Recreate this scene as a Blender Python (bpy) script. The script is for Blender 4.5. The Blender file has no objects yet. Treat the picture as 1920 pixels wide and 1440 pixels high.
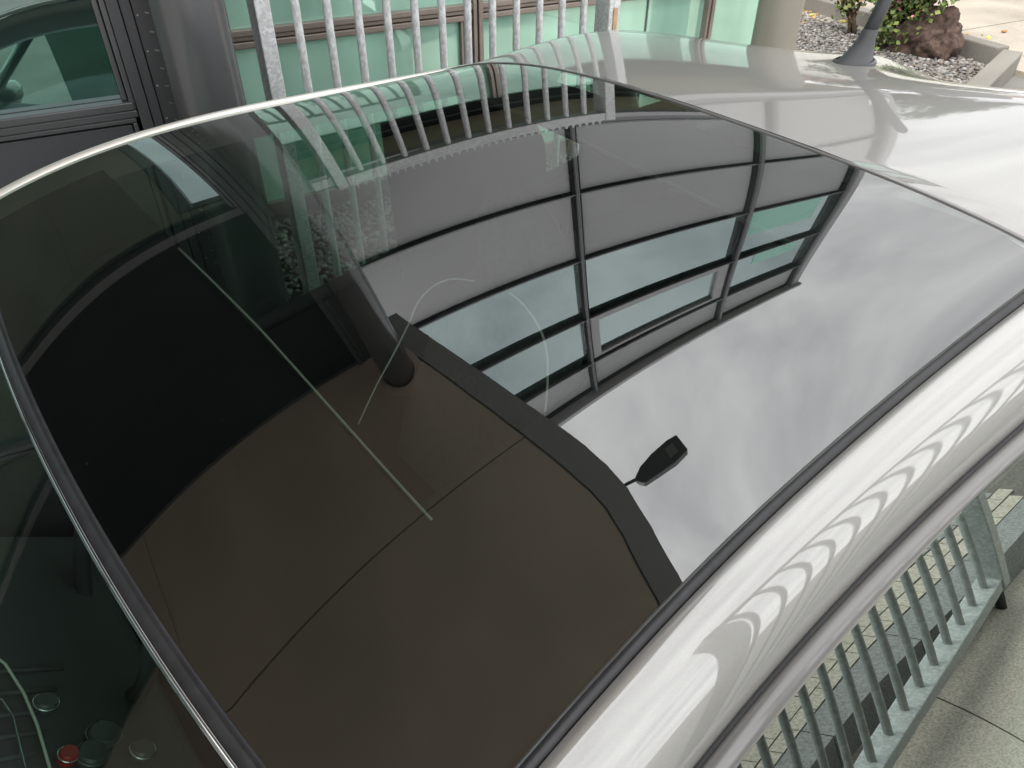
import bpy, bmesh, math, random
import numpy as np
from mathutils import Vector, Matrix
random.seed(7); rng = np.random.default_rng(7)
S = bpy.context.scene; COL = S.collection

# ------------------------------------------------------------------ camera
CAM = np.array([-0.00567, -0.69434, 2.01124]); FOC = 1366.04
ROT = np.array([[0.75784, -0.39791, 0.51705], [-0.65243, -0.46689, 0.59695], [0.00387, -0.78974, -0.61344]])
cam_d = bpy.data.cameras.new('camera'); cam = bpy.data.objects.new('camera', cam_d); COL.objects.link(cam)
cam_d.sensor_width = 36.0; cam_d.lens = FOC / 1920 * 36; cam_d.clip_start = 0.02; cam_d.clip_end = 1500
M3 = Matrix(((ROT[0][0], -ROT[0][1], -ROT[0][2]), (ROT[1][0], -ROT[1][1], -ROT[1][2]), (ROT[2][0], -ROT[2][1], -ROT[2][2])))
cam.matrix_world = Matrix.Translation(Vector(CAM)) @ M3.to_4x4(); S.camera = cam
S.render.resolution_x, S.render.resolution_y = 1024, 768

# ------------------------------------------------------------------ world: overcast sky
SUN_EL, SUN_AZ = math.radians(58), math.radians(200)
w = bpy.data.worlds.new('World'); S.world = w; w.use_nodes = True
nt = w.node_tree; nt.nodes.clear(); N = nt.nodes.new; L = nt.links.new
out = N('ShaderNodeOutputWorld'); bg = N('ShaderNodeBackground'); bg.inputs[1].default_value = 0.1
sky = N('ShaderNodeTexSky'); sky.sky_type = 'NISHITA'; sky.sun_disc = False; sky.sun_elevation = SUN_EL; sky.sun_rotation = math.radians(90) - SUN_AZ
tc = N('ShaderNodeTexCoord'); mp = N('ShaderNodeMapping'); mp.inputs['Scale'].default_value = (1.0, 1.0, 1.1); mp.inputs['Location'].default_value = (0.37, 0.1, 0.0)
L(tc.outputs['Generated'], mp.inputs[0])
n1 = N('ShaderNodeTexNoise'); n1.inputs['Scale'].default_value = 6.0; n1.inputs['Detail'].default_value = 7; n1.inputs['Roughness'].default_value = 0.55; n1.inputs['Distortion'].default_value = 0.35
L(mp.outputs[0], n1.inputs[0])
cr = N('ShaderNodeValToRGB'); e = cr.color_ramp.elements
e[0].position = 0.36; e[0].color = (0.76, 0.76, 0.765, 1); e[1].position = 0.64; e[1].color = (1.16, 1.155, 1.14, 1)
L(n1.outputs['Fac'], cr.inputs[0])
sc_ = N('ShaderNodeVectorMath'); sc_.operation = 'SCALE'; sc_.inputs['Scale'].default_value = 10.5; L(cr.outputs[0], sc_.inputs[0])
mx = N('ShaderNodeMix'); mx.data_type = 'RGBA'; mx.inputs[0].default_value = 0.88
L(sky.outputs[0], mx.inputs[6]); L(sc_.outputs[0], mx.inputs[7]); L(mx.outputs[2], bg.inputs[0]); L(bg.outputs[0], out.inputs[0])
sun_d = bpy.data.lights.new('sun', 'SUN'); sun_d.energy = 1.5; sun_d.angle = math.radians(25); sun_d.color = (1, 0.97, 0.93)
sun = bpy.data.objects.new('sun', sun_d); COL.objects.link(sun)
sd = Vector((math.cos(SUN_EL) * math.cos(SUN_AZ), math.cos(SUN_EL) * math.sin(SUN_AZ), math.sin(SUN_EL)))
sun.rotation_euler = sd.to_track_quat('Z', 'Y').to_euler(); sun.location = (0, 0, 30)
S.view_settings.view_transform = 'Standard'; S.view_settings.look = 'None'; S.view_settings.gamma = 1; S.view_settings.exposure = 1.25
S.cycles.max_bounces = 12; S.cycles.transparent_max_bounces = 16; S.cycles.glossy_bounces = 8; S.cycles.caustics_reflective = False
S.cycles.caustics_refractive = False

# ------------------------------------------------------------------ pixel helper (1920x1440 photograph): directions only
def ray(px, py):
    d = ROT @ np.array([(px - 960) / FOC, (py - 720) / FOC, 1.0]); return d / np.linalg.norm(d)
def on_plane(px, py, p, n):
    d = ray(px, py); n = np.array(n, float); t = np.dot(np.array(p) - CAM, n) / np.dot(d, n); return CAM + d * t
def on_z(px, py, z): return on_plane(px, py, (0, 0, z), (0, 0, 1))

# ------------------------------------------------------------------ materials
def mat(name):
    m = bpy.data.materials.new(name); m.use_nodes = True; t = m.node_tree; b = t.nodes['Principled BSDF']; return m, t, b
def simple(name, col, rough=0.5, metal=0.0, spec=0.5, var=0.0, scale=40, bump=0.0, bscale=200, coat=0.0, detail=6):
    m, t, b = mat(name)
    b.inputs['Base Color'].default_value = (*col, 1); b.inputs['Roughness'].default_value = rough; b.inputs['Metallic'].default_value = metal
    b.inputs['Specular IOR Level'].default_value = spec; b.inputs['Coat Weight'].default_value = coat; b.inputs['Coat Roughness'].default_value = 0.03
    tcn = t.nodes.new('ShaderNodeTexCoord')
    if var > 0:
        n = t.nodes.new('ShaderNodeTexNoise'); n.inputs['Scale'].default_value = scale; n.inputs['Detail'].default_value = detail
        t.links.new(tcn.outputs['Object'], n.inputs[0])
        r = t.nodes.new('ShaderNodeValToRGB'); r.color_ramp.elements[0].position = 0.3; r.color_ramp.elements[1].position = 0.7
        r.color_ramp.elements[0].color = (*[c * (1 - var) for c in col], 1); r.color_ramp.elements[1].color = (*[min(1, c * (1 + var)) for c in col], 1)
        t.links.new(n.outputs['Fac'], r.inputs[0]); t.links.new(r.outputs[0], b.inputs['Base Color'])
    if bump > 0:
        n2 = t.nodes.new('ShaderNodeTexNoise'); n2.inputs['Scale'].default_value = bscale; n2.inputs['Detail'].default_value = 4
        t.links.new(tcn.outputs['Object'], n2.inputs[0])
        bp = t.nodes.new('ShaderNodeBump'); bp.inputs['Strength'].default_value = bump; bp.inputs['Distance'].default_value = 0.01
        t.links.new(n2.outputs['Fac'], bp.inputs['Height']); t.links.new(bp.outputs[0], b.inputs['Normal'])
    return m
def sheet_glass(name, tint, r0, dust=0.0, gloss=(1, 1, 1), back=None, power=5.0, wave=0.0):
    """thin coated pane: mirror share by Schlick's law, the rest passes tinted (or meets a backing colour)"""
    m = bpy.data.materials.new(name); m.use_nodes = True; t = m.node_tree; t.nodes.clear(); N = t.nodes.new; L = t.links.new
    o = N('ShaderNodeOutputMaterial'); g = N('ShaderNodeBsdfGlossy'); g.inputs['Roughness'].default_value = 0.0; g.inputs['Color'].default_value = (*gloss, 1)
    if back is None:
        tr = N('ShaderNodeBsdfTransparent'); tr.inputs[0].default_value = (*tint, 1)
    else:
        tr = N('ShaderNodeBsdfDiffuse'); tr.inputs[0].default_value = (*back, 1)
        tb_ = N('ShaderNodeTexCoord'); nb_ = N('ShaderNodeTexNoise'); nb_.inputs['Scale'].default_value = 1.4; nb_.inputs['Detail'].default_value = 3; mb_ = N('ShaderNodeMapping'); mb_.inputs['Scale'].default_value = (2.2, 1, 0.6)
        L(tb_.outputs['Object'], mb_.inputs[0]); L(mb_.outputs[0], nb_.inputs[0]); rb_ = N('ShaderNodeValToRGB'); rb_.color_ramp.elements[0].position = 0.35; rb_.color_ramp.elements[1].position = 0.65
        rb_.color_ramp.elements[0].color = (*[c * 0.72 for c in back], 1); rb_.color_ramp.elements[1].color = (*[min(0.95, c * 1.12) for c in back], 1); L(nb_.outputs[0], rb_.inputs[0]); L(rb_.outputs[0], tr.inputs[0])
    ge = N('ShaderNodeNewGeometry'); dp = N('ShaderNodeVectorMath'); dp.operation = 'DOT_PRODUCT'
    L(ge.outputs['Normal'], dp.inputs[0]); L(ge.outputs['Incoming'], dp.inputs[1])
    ab = N('ShaderNodeMath'); ab.operation = 'ABSOLUTE'; L(dp.outputs['Value'], ab.inputs[0])
    om = N('ShaderNodeMath'); om.operation = 'SUBTRACT'; om.inputs[0].default_value = 1; L(ab.outputs[0], om.inputs[1])
    pw = N('ShaderNodeMath'); pw.operation = 'POWER'; pw.inputs[1].default_value = power; L(om.outputs[0], pw.inputs[0])
    ma = N('ShaderNodeMath'); ma.operation = 'MULTIPLY_ADD'; ma.inputs[1].default_value = 1 - r0; ma.inputs[2].default_value = r0; L(pw.outputs[0], ma.inputs[0])
    mi = N('ShaderNodeMixShader'); L(ma.outputs[0], mi.inputs[0]); L(tr.outputs[0], mi.inputs[1]); L(g.outputs[0], mi.inputs[2])
    last = mi
    if wave > 0:
        tcn = N('ShaderNodeTexCoord'); n = N('ShaderNodeTexNoise'); n.inputs['Scale'].default_value = 1.6; n.inputs['Detail'].default_value = 1; L(tcn.outputs['Object'], n.inputs[0])
        bp = N('ShaderNodeBump'); bp.inputs['Strength'].default_value = wave; bp.inputs['Distance'].default_value = 0.05; L(n.outputs[0], bp.inputs['Height']); L(bp.outputs[0], g.inputs['Normal'])
    if dust > 0:
        tcn = N('ShaderNodeTexCoord'); vo = N('ShaderNodeTexVoronoi'); vo.inputs['Scale'].default_value = 55; L(tcn.outputs['Object'], vo.inputs[0])
        lt = N('ShaderNodeMath'); lt.operation = 'LESS_THAN'; lt.inputs[1].default_value = 0.045; L(vo.outputs['Distance'], lt.inputs[0])
        sp = N('ShaderNodeSeparateColor'); L(vo.outputs['Color'], sp.inputs[0])
        gt = N('ShaderNodeMath'); gt.operation = 'GREATER_THAN'; gt.inputs[1].default_value = 0.80; L(sp.outputs[0], gt.inputs[0])
        mu = N('ShaderNodeMath'); mu.operation = 'MULTIPLY'; L(lt.outputs[0], mu.inputs[0]); L(gt.outputs[0], mu.inputs[1])
        no = N('ShaderNodeTexNoise'); no.inputs['Scale'].default_value = 9; no.inputs['Detail'].default_value = 8; L(tcn.outputs['Object'], no.inputs[0])
        rp = N('ShaderNodeMapRange'); rp.inputs[1].default_value = 0.45; rp.inputs[2].default_value = 0.8; rp.inputs[3].default_value = 0.0; rp.inputs[4].default_value = dust; L(no.outputs[0], rp.inputs[0])
        ad = N('ShaderNodeMath'); ad.operation = 'MULTIPLY_ADD'; ad.inputs[1].default_value = 0.13; L(mu.outputs[0], ad.inputs[0]); L(rp.outputs[0], ad.inputs[2])
        df = N('ShaderNodeBsdfDiffuse'); df.inputs[0].default_value = (0.5, 0.49, 0.46, 1)
        m2 = N('ShaderNodeMixShader'); L(ad.outputs[0], m2.inputs[0]); L(mi.outputs[0], m2.inputs[1]); L(df.outputs[0], m2.inputs[2]); last = m2
    L(last.outputs[0], o.inputs[0]); return m

MT = {}
MT['roof_glass'] = sheet_glass('roof_glass', (0.50, 0.58, 0.53), 0.20, dust=0.003)
MT['screen_glass'] = sheet_glass('screen_glass', (0.6, 0.76, 0.68), 0.12, dust=0.003)
MT['side_glass'] = sheet_glass('side_glass', (0.22, 0.34, 0.29), 0.52, gloss=(0.92, 1.0, 0.95))
MT['far_side_glass'] = sheet_glass('far_side_glass', (0.58, 0.80, 0.70), 0.10)
MT['green_pane'] = sheet_glass('green_pane', (1, 1, 1), 0.24, gloss=(0.72, 1.0, 0.86), back=(0.42, 0.70, 0.57), wave=0.06)
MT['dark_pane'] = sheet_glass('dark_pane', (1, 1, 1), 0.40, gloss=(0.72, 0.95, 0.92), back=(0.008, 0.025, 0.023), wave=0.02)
MT['upper_pane'] = sheet_glass('upper_pane', (1, 1, 1), 0.58, gloss=(0.80, 0.95, 0.95), back=(0.06, 0.10, 0.085), wave=0.03)
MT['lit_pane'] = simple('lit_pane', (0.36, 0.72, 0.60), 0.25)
MT['paint'] = simple('silver_paint', (0.33, 0.324, 0.303), 0.42, 0.2, 0.5, coat=1.0, var=0.10, scale=1500)
MT['paint'].node_tree.nodes['Principled BSDF'].inputs['Coat IOR'].default_value = 2.2
MT['rubber'] = simple('rubber', (0.028, 0.028, 0.031), 0.42, var=0.25, scale=60)
MT['black_plastic'] = simple('black_plastic', (0.022, 0.023, 0.025), 0.45, bump=0.1, bscale=900)
MT['antenna_plastic'] = simple('antenna_plastic', (0.055, 0.057, 0.062), 0.5, bump=0.15, bscale=1200)
MT['frame_grey'] = simple('frame_grey', (0.20, 0.195, 0.19), 0.28, 0.2, coat=0.6)
MT['chrome'] = simple('chrome', (0.75, 0.76, 0.77), 0.12, 1.0)
MT['trim_strip'] = simple('trim_strip', (0.78, 0.76, 0.70), 0.3, 0.35, coat=0.5)
MT['cabin'] = simple('cabin_trim', (0.02, 0.021, 0.023), 0.8)
MT['frit'] = simple('black_frit', (0.004, 0.0042, 0.0055), 0.6)
MT['cabin_grey'] = simple('cabin_grey', (0.06, 0.066, 0.064), 0.75)
MT['seat'] = simple('seat_fabric', (0.04, 0.04, 0.042), 0.9, var=0.35, scale=60)
MT['piping'] = simple('seat_piping', (0.8, 0.8, 0.72), 0.7)
MT['shade_edge'] = simple('shade_edge', (0.36, 0.39, 0.34), 0.8, var=0.25, scale=400)
MT['knob'] = simple('knob', (0.09, 0.09, 0.085), 0.35); MT['knob_rim'] = simple('knob_rim', (0.22, 0.22, 0.2), 0.3, 0.6)
MT['tyre'] = simple('tyre', (0.02, 0.02, 0.021), 0.85)
MT['red'] = simple('hazard_red', (0.45, 0.03, 0.03), 0.3)
MT['lamp_glass'] = simple('lamp_glass', (0.7, 0.72, 0.74), 0.08, coat=1.0)
MT['cladding_dark'] = simple('cladding_dark', (0.085, 0.086, 0.092), 0.5, 0.1, var=0.10, scale=3, bump=0.03, bscale=60)
MT['cladding_black'] = simple('cladding_black', (0.008, 0.008, 0.012), 0.5, spec=0.15, var=0.15, scale=2)
MT['frame_dark'] = simple('frame_dark', (0.13, 0.13, 0.135), 0.33, 0.3, var=0.12, scale=5)
MT['panel_grey'] = simple('panel_grey', (0.42, 0.42, 0.43), 0.55, var=0.035, scale=1.3, detail=3)
MT['mullion_grey'] = simple('mullion_grey', (0.20, 0.20, 0.21), 0.4, 0.2)
MT['soffit_brown'] = simple('soffit_brown', (0.74, 0.62, 0.52), 0.75, var=0.13, scale=1.7)
MT['soffit_beige'] = simple('soffit_beige', (0.62, 0.54, 0.40), 0.8, var=0.05, scale=1.5)
MT['edge_trim'] = simple('edge_trim', (0.44, 0.43, 0.45), 0.6)
MT['bronze_frame'] = simple('bronze_frame', (0.30, 0.25, 0.22), 0.38, 0.45, var=0.12, scale=9)
MT['column_dark'] = simple('column_dark', (0.13, 0.131, 0.136), 0.22, 0.4, var=0.1, scale=2.2)
MT['column_beige'] = simple('column_beige', (0.24, 0.225, 0.19), 0.35, 0.15, var=0.06, scale=3)
MT['timber'] = simple('timber', (0.55, 0.38, 0.21), 0.7, var=0.2, scale=30)
MT['white'] = simple('white_paint', (0.8, 0.8, 0.79), 0.5)
MT['steel_bolt'] = simple('steel_bolt', (0.6, 0.6, 0.6), 0.3, 0.9)
# galvanised steel: spangled zinc
def galv(name, base):
    m, t, b = mat(name); b.inputs['Metallic'].default_value = 0.12; b.inputs['Roughness'].default_value = 0.42
    tcn = t.nodes.new('ShaderNodeTexCoord'); vo = t.nodes.new('ShaderNodeTexVoronoi'); vo.inputs['Scale'].default_value = 170; t.links.new(tcn.outputs['Object'], vo.inputs[0])
    n = t.nodes.new('ShaderNodeTexNoise'); n.inputs['Scale'].default_value = 45; n.inputs['Detail'].default_value = 5; t.links.new(tcn.outputs['Object'], n.inputs[0])
    sp = t.nodes.new('ShaderNodeSeparateColor'); t.links.new(vo.outputs['Color'], sp.inputs[0])
    a = t.nodes.new('ShaderNodeMath'); a.operation = 'MULTIPLY'; t.links.new(sp.outputs[0], a.inputs[0]); t.links.new(n.outputs[0], a.inputs[1])
    r = t.nodes.new('ShaderNodeValToRGB'); r.color_ramp.elements[0].position = 0.1; r.color_ramp.elements[1].position = 0.5
    r.color_ramp.elements[0].color = (*[c * 0.84 for c in base], 1); r.color_ramp.elements[1].color = (*[min(1, c * 1.16) for c in base], 1)
    t.links.new(a.outputs[0], r.inputs[0]); t.links.new(r.outputs[0], b.inputs['Base Color']); return m
MT['galv'] = galv('galvanised', (0.72, 0.73, 0.735)); MT['galv_backlit'] = galv('galvanised_backlit', (0.27, 0.30, 0.295))  # second zinc carries the open gate's backlit shade in its base colour
def concrete(name, base, sp_scale=180, stain=0.3, joint=False):
    m, t, b = mat(name); b.inputs['Roughness'].default_value = 0.9; N = t.nodes.new; Lk = t.links.new
    tcn = N('ShaderNodeTexCoord'); n1 = N('ShaderNodeTexNoise'); n1.inputs['Scale'].default_value = 1.2; n1.inputs['Detail'].default_value = 8
    n2 = N('ShaderNodeTexNoise'); n2.inputs['Scale'].default_value = sp_scale; n2.inputs['Detail'].default_value = 3
    Lk(tcn.outputs['Object'], n1.inputs[0]); Lk(tcn.outputs['Object'], n2.inputs[0])
    r1 = N('ShaderNodeValToRGB'); r1.color_ramp.elements[0].position = 0.3; r1.color_ramp.elements[1].position = 0.7
    r1.color_ramp.elements[0].color = (*[c * (1 - stain) for c in base], 1); r1.color_ramp.elements[1].color = (*[c * (1 + stain * 0.5) for c in base], 1)
    r2 = N('ShaderNodeValToRGB'); r2.color_ramp.elements[0].position = 0.35; r2.color_ramp.elements[1].position = 0.65
    r2.color_ramp.elements[0].color = (0.72, 0.72, 0.72, 1); r2.color_ramp.elements[1].color = (1.2, 1.2, 1.2, 1)
    Lk(n1.outputs[0], r1.inputs[0]); Lk(n2.outputs[0], r2.inputs[0])
    mu = N('ShaderNodeMix'); mu.data_type = 'RGBA'; mu.blend_type = 'MULTIPLY'; mu.inputs[0].default_value = 1
    Lk(r1.outputs[0], mu.inputs[6]); Lk(r2.outputs[0], mu.inputs[7]); Lk(mu.outputs[2], b.inputs['Base Color'])
    bp = N('ShaderNodeBump'); bp.inputs['Strength'].default_value = 0.35; bp.inputs['Distance'].default_value = 0.004; Lk(n2.outputs[0], bp.inputs['Height']); Lk(bp.outputs[0], b.inputs['Normal'])
    return m
MT['concrete'] = concrete('concrete', (0.38, 0.355, 0.305))
MT['concrete_pale'] = concrete('concrete_pale', (0.36, 0.32, 0.26))
MT['concrete_dark'] = concrete('concrete_dark', (0.20, 0.185, 0.16))
MT['asphalt'] = concrete('asphalt', (0.17, 0.165, 0.15))
MT['brick_grey'] = concrete('brick_grey', (0.17, 0.18, 0.175), 160, 0.15)
MT['brick_yellow'] = concrete('brick_yellow', (0.31, 0.295, 0.245), 160, 0.15)
m_, t_, b_ = mat('brick_sheet'); b_.inputs['Roughness'].default_value = 0.9; bk = t_.nodes.new('ShaderNodeTexBrick'); tc_ = t_.nodes.new('ShaderNodeTexCoord'); mp_ = t_.nodes.new('ShaderNodeMapping'); mp_.inputs['Rotation'].default_value = (0, 0, math.radians(22.2))
t_.links.new(tc_.outputs['Object'], mp_.inputs[0]); t_.links.new(mp_.outputs[0], bk.inputs[0]); t_.links.new(bk.outputs[0], b_.inputs['Base Color'])
bk.inputs['Color1'].default_value = (0.18, 0.19, 0.185, 1); bk.inputs['Color2'].default_value = (0.15, 0.16, 0.155, 1); bk.inputs['Mortar'].default_value = (0.05, 0.05, 0.045, 1); bk.inputs['Scale'].default_value = 1.0; bk.inputs['Brick Width'].default_value = 0.086; bk.inputs['Row Height'].default_value = 0.032; bk.inputs['Mortar Size'].default_value = 0.002
MT['brick_sheet'] = m_
MT['kerb_dark'] = concrete('kerb_dark', (0.09, 0.085, 0.075), 120)
MT['soil'] = concrete('soil', (0.06, 0.05, 0.04), 90)
def attr_mat(name, rough=0.8, ramp=None):
    m, t, b = mat(name); b.inputs['Roughness'].default_value = rough
    a = t.nodes.new('ShaderNodeVertexColor'); a.layer_name = 'Col'; t.links.new(a.outputs[0], b.inputs['Base Color']); return m
MT['pebble'] = attr_mat('pebble', 0.75)
MT['leaf'] = attr_mat('leaf', 0.55)
MT['bark'] = simple('bark', (0.10, 0.07, 0.045), 0.9, var=0.4, scale=40, bump=0.5, bscale=60)
MT['rock'] = simple('rock', (0.09, 0.058, 0.045), 0.95, var=0.65, scale=22, bump=1.0, bscale=55)
MT['cream_wall'] = simple('cream_wall', (0.68, 0.67, 0.62), 0.7, var=0.04, scale=2)
MT['roof_red'] = simple('roof_red', (0.30, 0.09, 0.07), 0.7)
MT['banner'] = simple('banner', (0.10, 0.10, 0.11), 0.6)

# ------------------------------------------------------------------ mesh helpers
class MB:
    def __init__(s): s.v = []; s.f = []
    def box(s, x0, x1, y0, y1, z0, z1):
        b = len(s.v)
        for z in (z0, z1):
            for (x, y) in ((x0, y0), (x1, y0), (x1, y1), (x0, y1)): s.v.append((x, y, z))
        for q in ((0, 3, 2, 1), (4, 5, 6, 7), (0, 1, 5, 4), (1, 2, 6, 5), (2, 3, 7, 6), (3, 0, 4, 7)): s.f.append(tuple(b + i for i in q))
        return s
    def tube(s, pts, r, n=10, cap=True):
        pts = [Vector(p) for p in pts]; rs = r if hasattr(r, '__len__') else [r] * len(pts); b = len(s.v); prev = None
        for i, p in enumerate(pts):
            t = (pts[min(i + 1, len(pts) - 1)] - pts[max(i - 1, 0)]).normalized()
            if prev is None:
                a = t.orthogonal().normalized()
            else:
                a = (prev - t * prev.dot(t)); a = a.normalized() if a.length > 1e-6 else t.orthogonal().normalized()
            prev = a; c = t.cross(a)
            for k in range(n):
                an = 2 * math.pi * k / n; s.v.append(tuple(p + (a * math.cos(an) + c * math.sin(an)) * rs[i]))
        for i in range(len(pts) - 1):
            for k in range(n):
                k2 = (k + 1) % n; s.f.append((b + i * n + k, b + i * n + k2, b + (i + 1) * n + k2, b + (i + 1) * n + k))
        if cap:
            s.f.append(tuple(b + k for k in reversed(range(n)))); e = b + (len(pts) - 1) * n; s.f.append(tuple(e + k for k in range(n)))
        return s
    def grid(s, P):
        """P: array (a,b,3)"""
        b = len(s.v); na, nb = len(P), len(P[0])
        for row in P:
            for p in row: s.v.append(tuple(float(c) for c in p))
        for i in range(na - 1):
            for j in range(nb - 1): s.f.append((b + i * nb + j, b + (i + 1) * nb + j, b + (i + 1) * nb + j + 1, b + i * nb + j + 1))
        return s
    def prism(s, poly, h):
        """poly: list of 3D points (planar), h: extrusion vector"""
        b = len(s.v); n = len(poly); h = Vector(h)
        for p in poly: s.v.append(tuple(p))
        for p in poly: s.v.append(tuple(Vector(p) + h))
        s.f.append(tuple(b + i for i in reversed(range(n)))); s.f.append(tuple(b + n + i for i in range(n)))
        for i in range(n): j = (i + 1) % n; s.f.append((b + i, b + j, b + n + j, b + n + i))
        return s
    def lathe(s, prof, c=(0, 0, 0), n=32, axis='z'):
        b = len(s.v)
        for (r, z) in prof:
            for k in range(n):
                a = 2 * math.pi * k / n
                if axis == 'z': s.v.append((c[0] + r * math.cos(a), c[1] + r * math.sin(a), c[2] + z))
                else: s.v.append((c[0] + r * math.cos(a), c[1] + z, c[2] + r * math.sin(a)))
        for i in range(len(prof) - 1):
            for k in range(n): k2 = (k + 1) % n; s.f.append((b + i * n + k, b + i * n + k2, b + (i + 1) * n + k2, b + (i + 1) * n + k))
        return s
    def mesh(s, name, smooth=False):
        me = bpy.data.meshes.new(name); me.from_pydata(s.v, [], s.f); me.update()
        bm = bmesh.new(); bm.from_mesh(me); bmesh.ops.recalc_face_normals(bm, faces=bm.faces); bm.to_mesh(me); bm.free()
        if smooth:
            me.polygons.foreach_set('use_smooth', [True] * len(me.polygons))
        return me
    def build(s, name, m, parent=None, smooth=False, bevel=0.0, seg=2, sharp=None):
        o = bpy.data.objects.new(name, s.mesh(name, smooth)); COL.objects.link(o); o.data.materials.append(MT[m])
        if parent: o.parent = parent
        if bevel > 0:
            md = o.modifiers.new('bevel', 'BEVEL'); md.width = bevel; md.segments = seg; md.limit_method = 'ANGLE'
        if sharp is not None:
            o.data.set_sharp_from_angle(angle=math.radians(sharp))
        return o
def box(name, m, x0, x1, y0, y1, z0, z1, parent=None, bevel=0.0): return MB().box(x0, x1, y0, y1, z0, z1).build(name, m, parent, bevel=bevel)
def tag(o, label, cat, group=None, kind=None):
    if label: o['label'] = label
    if cat: o['category'] = cat
    if group: o['group'] = group
    if kind: o['kind'] = kind
    return o
def empty(name, loc=(0, 0, 0), rz=0):
    o = bpy.data.objects.new(name, None); COL.objects.link(o); o.location = loc; o.rotation_euler = (0, 0, rz); o.empty_display_size = 0.1; return o
def share(name, me, parent=None, loc=(0, 0, 0), rot=(0, 0, 0), scl=(1, 1, 1)):
    o = bpy.data.objects.new(name, me); COL.objects.link(o); o.parent = parent; o.location = loc; o.rotation_euler = rot; o.scale = scl; return o

# ------------------------------------------------------------------ ground: the drive slopes down towards the car's nose
SLOPE = 0.13
def gz(x):
    if x < -4: return -0.52
    if x < 2.2: return SLOPE * x
    if x < 3.2:
        u = (x - 2.2); return SLOPE * 2.2 + SLOPE * u - SLOPE * u * u / 2
    return SLOPE * 2.2 + SLOPE * 0.5
GZ2 = gz(10)
xs = [-300, -60, -12, -4, -3, -2, -1, 0, 1, 2.2, 2.45, 2.7, 2.95, 3.2, 6, 14, 60, 400]; ys = [-300, -80, -20, -6, -3, -1.5, 0, 1.5, 3, 6, 20, 80, 300]
g = MB().grid([[(x, y, gz(x) - 0.03) for y in ys] for x in xs]).build('ground', 'asphalt'); tag(g, 'grey asphalt ground around the driveway and garden', None, kind='structure')

# concrete drive laid as big slabs with joints
drive = empty('driveway'); tag(drive, 'concrete driveway of large slabs beneath and beside the car', None, kind='structure')
for i, (x0, x1) in enumerate(((-4.0, -1.6), (-1.6, 1.55), (1.55, 2.2), (2.2, 3.2), (3.2, 5.4))):
    for (y0, y1) in ((-2.9, -1.25), (-1.25, 0.85), (0.85, 1.0)):
        a, b2 = x0 + 0.002, x1 - 0.002; xr = [a + (b2 - a) * k / 4 for k in range(5)]
        mb = MB().grid([[(x, y0 + 0.002, gz(x)), (x, y1 - 0.002, gz(x))] for x in xr])
        mb.build('slab', 'concrete', drive)

# ------------------------------------------------------------------ the car
RP = [0.31207, -0.28467, 0.26766, -0.12531, -0.04495, 0.29164, 0.03843, -0.56082, 0.13759, 0.09959, 0.17465, 0.82615, -0.28998, -0.15638, 0.00646, -1.50141, -0.17757, -0.23344, 0.03978, -0.03009, 0.82744]
def zs0(x, y):
    y2 = y * y
    B = [x, x**2, x**3, x**4, y2, y2**2, x*y2, x*x*y2, x*y2*y2, y, x*y, x**3*y2, x*x*y, y*y2, x*y*y2, x*x*y2*y2, y2**3, x**4*y2, x**3*y, x*x*y*y2, x**3*y2*y2]
    z = 1.48 + 0 * x
    for c, b in zip(RP, B): z = z + c * b
    return z
def zs(x, y):
    x = np.clip(x, -0.4, 1.5); y = np.clip(y, -0.9, 0.9); a = -0.36
    k = np.clip((x - 0.15) / 0.35, 0, 1); k = 1 - k * k * (3 - 2 * k)      # front near corner runs out straight
    lin = zs0(x, a) + (zs0(x, a + 1e-3) - zs0(x, a - 1e-3)) / 2e-3 * (y - a) - 0.12 * (y - a) ** 2
    return np.where(y < a, zs0(x, y) * (1 - k) + lin * k, zs0(x, y))
XJ = 0.98
def zrear(x, y):
    q = [0.101, -0.123, 0.663, 0.10, 0.439, 0.581, 0.17, 2.981]; u = x - XJ
    def f(y): return zs(np.minimum(x, XJ), y) + u*(q[0]+q[1]*y+q[2]*y*y) - u*u*(q[3]+q[4]*y+q[5]*y*y) - u**3*q[6] - q[7]*np.maximum(np.abs(y)-.45, 0)**2*np.clip(u/0.25, 0, 1)
    k = np.clip((u - 0.22) / 0.3, 0, 1); k = k*k*(3-2*k)
    k = np.where(y < 0, k, 0.0)
    return f(y) * (1 - k) + f(np.abs(y)) * k
W1C, W2C, CF = -0.1324, 0.1625, 0.1438
def near_y(x): return -(0.53 + W1C * x + W2C * x * x)
FAR_Y = 0.61
def header_x(y): return CF * y * y
def joint_x(y): return 0.9825 - 0.184 * y * y
car = empty('parked_car', (0, 0, 0)); tag(car, 'silver hatchback with dark glass roof and short rear roof aerial', 'car')
# glass roof
nx, ny = 130, 120; P = np.zeros((nx, ny, 3))
for i in range(nx):
    for j in range(ny):
        u, t = i / (nx - 1), j / (ny - 1)
        y = -0.53 + t * (FAR_Y + 0.53)
        for _ in range(4):
            x = header_x(y) + u * (joint_x(y) - header_x(y)); y = near_y(x) + t * (FAR_Y - near_y(x))
        P[i, j] = (x, y, zs(x, y))
MB().grid(P).build('glass_roof', 'roof_glass', car, smooth=True)
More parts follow.
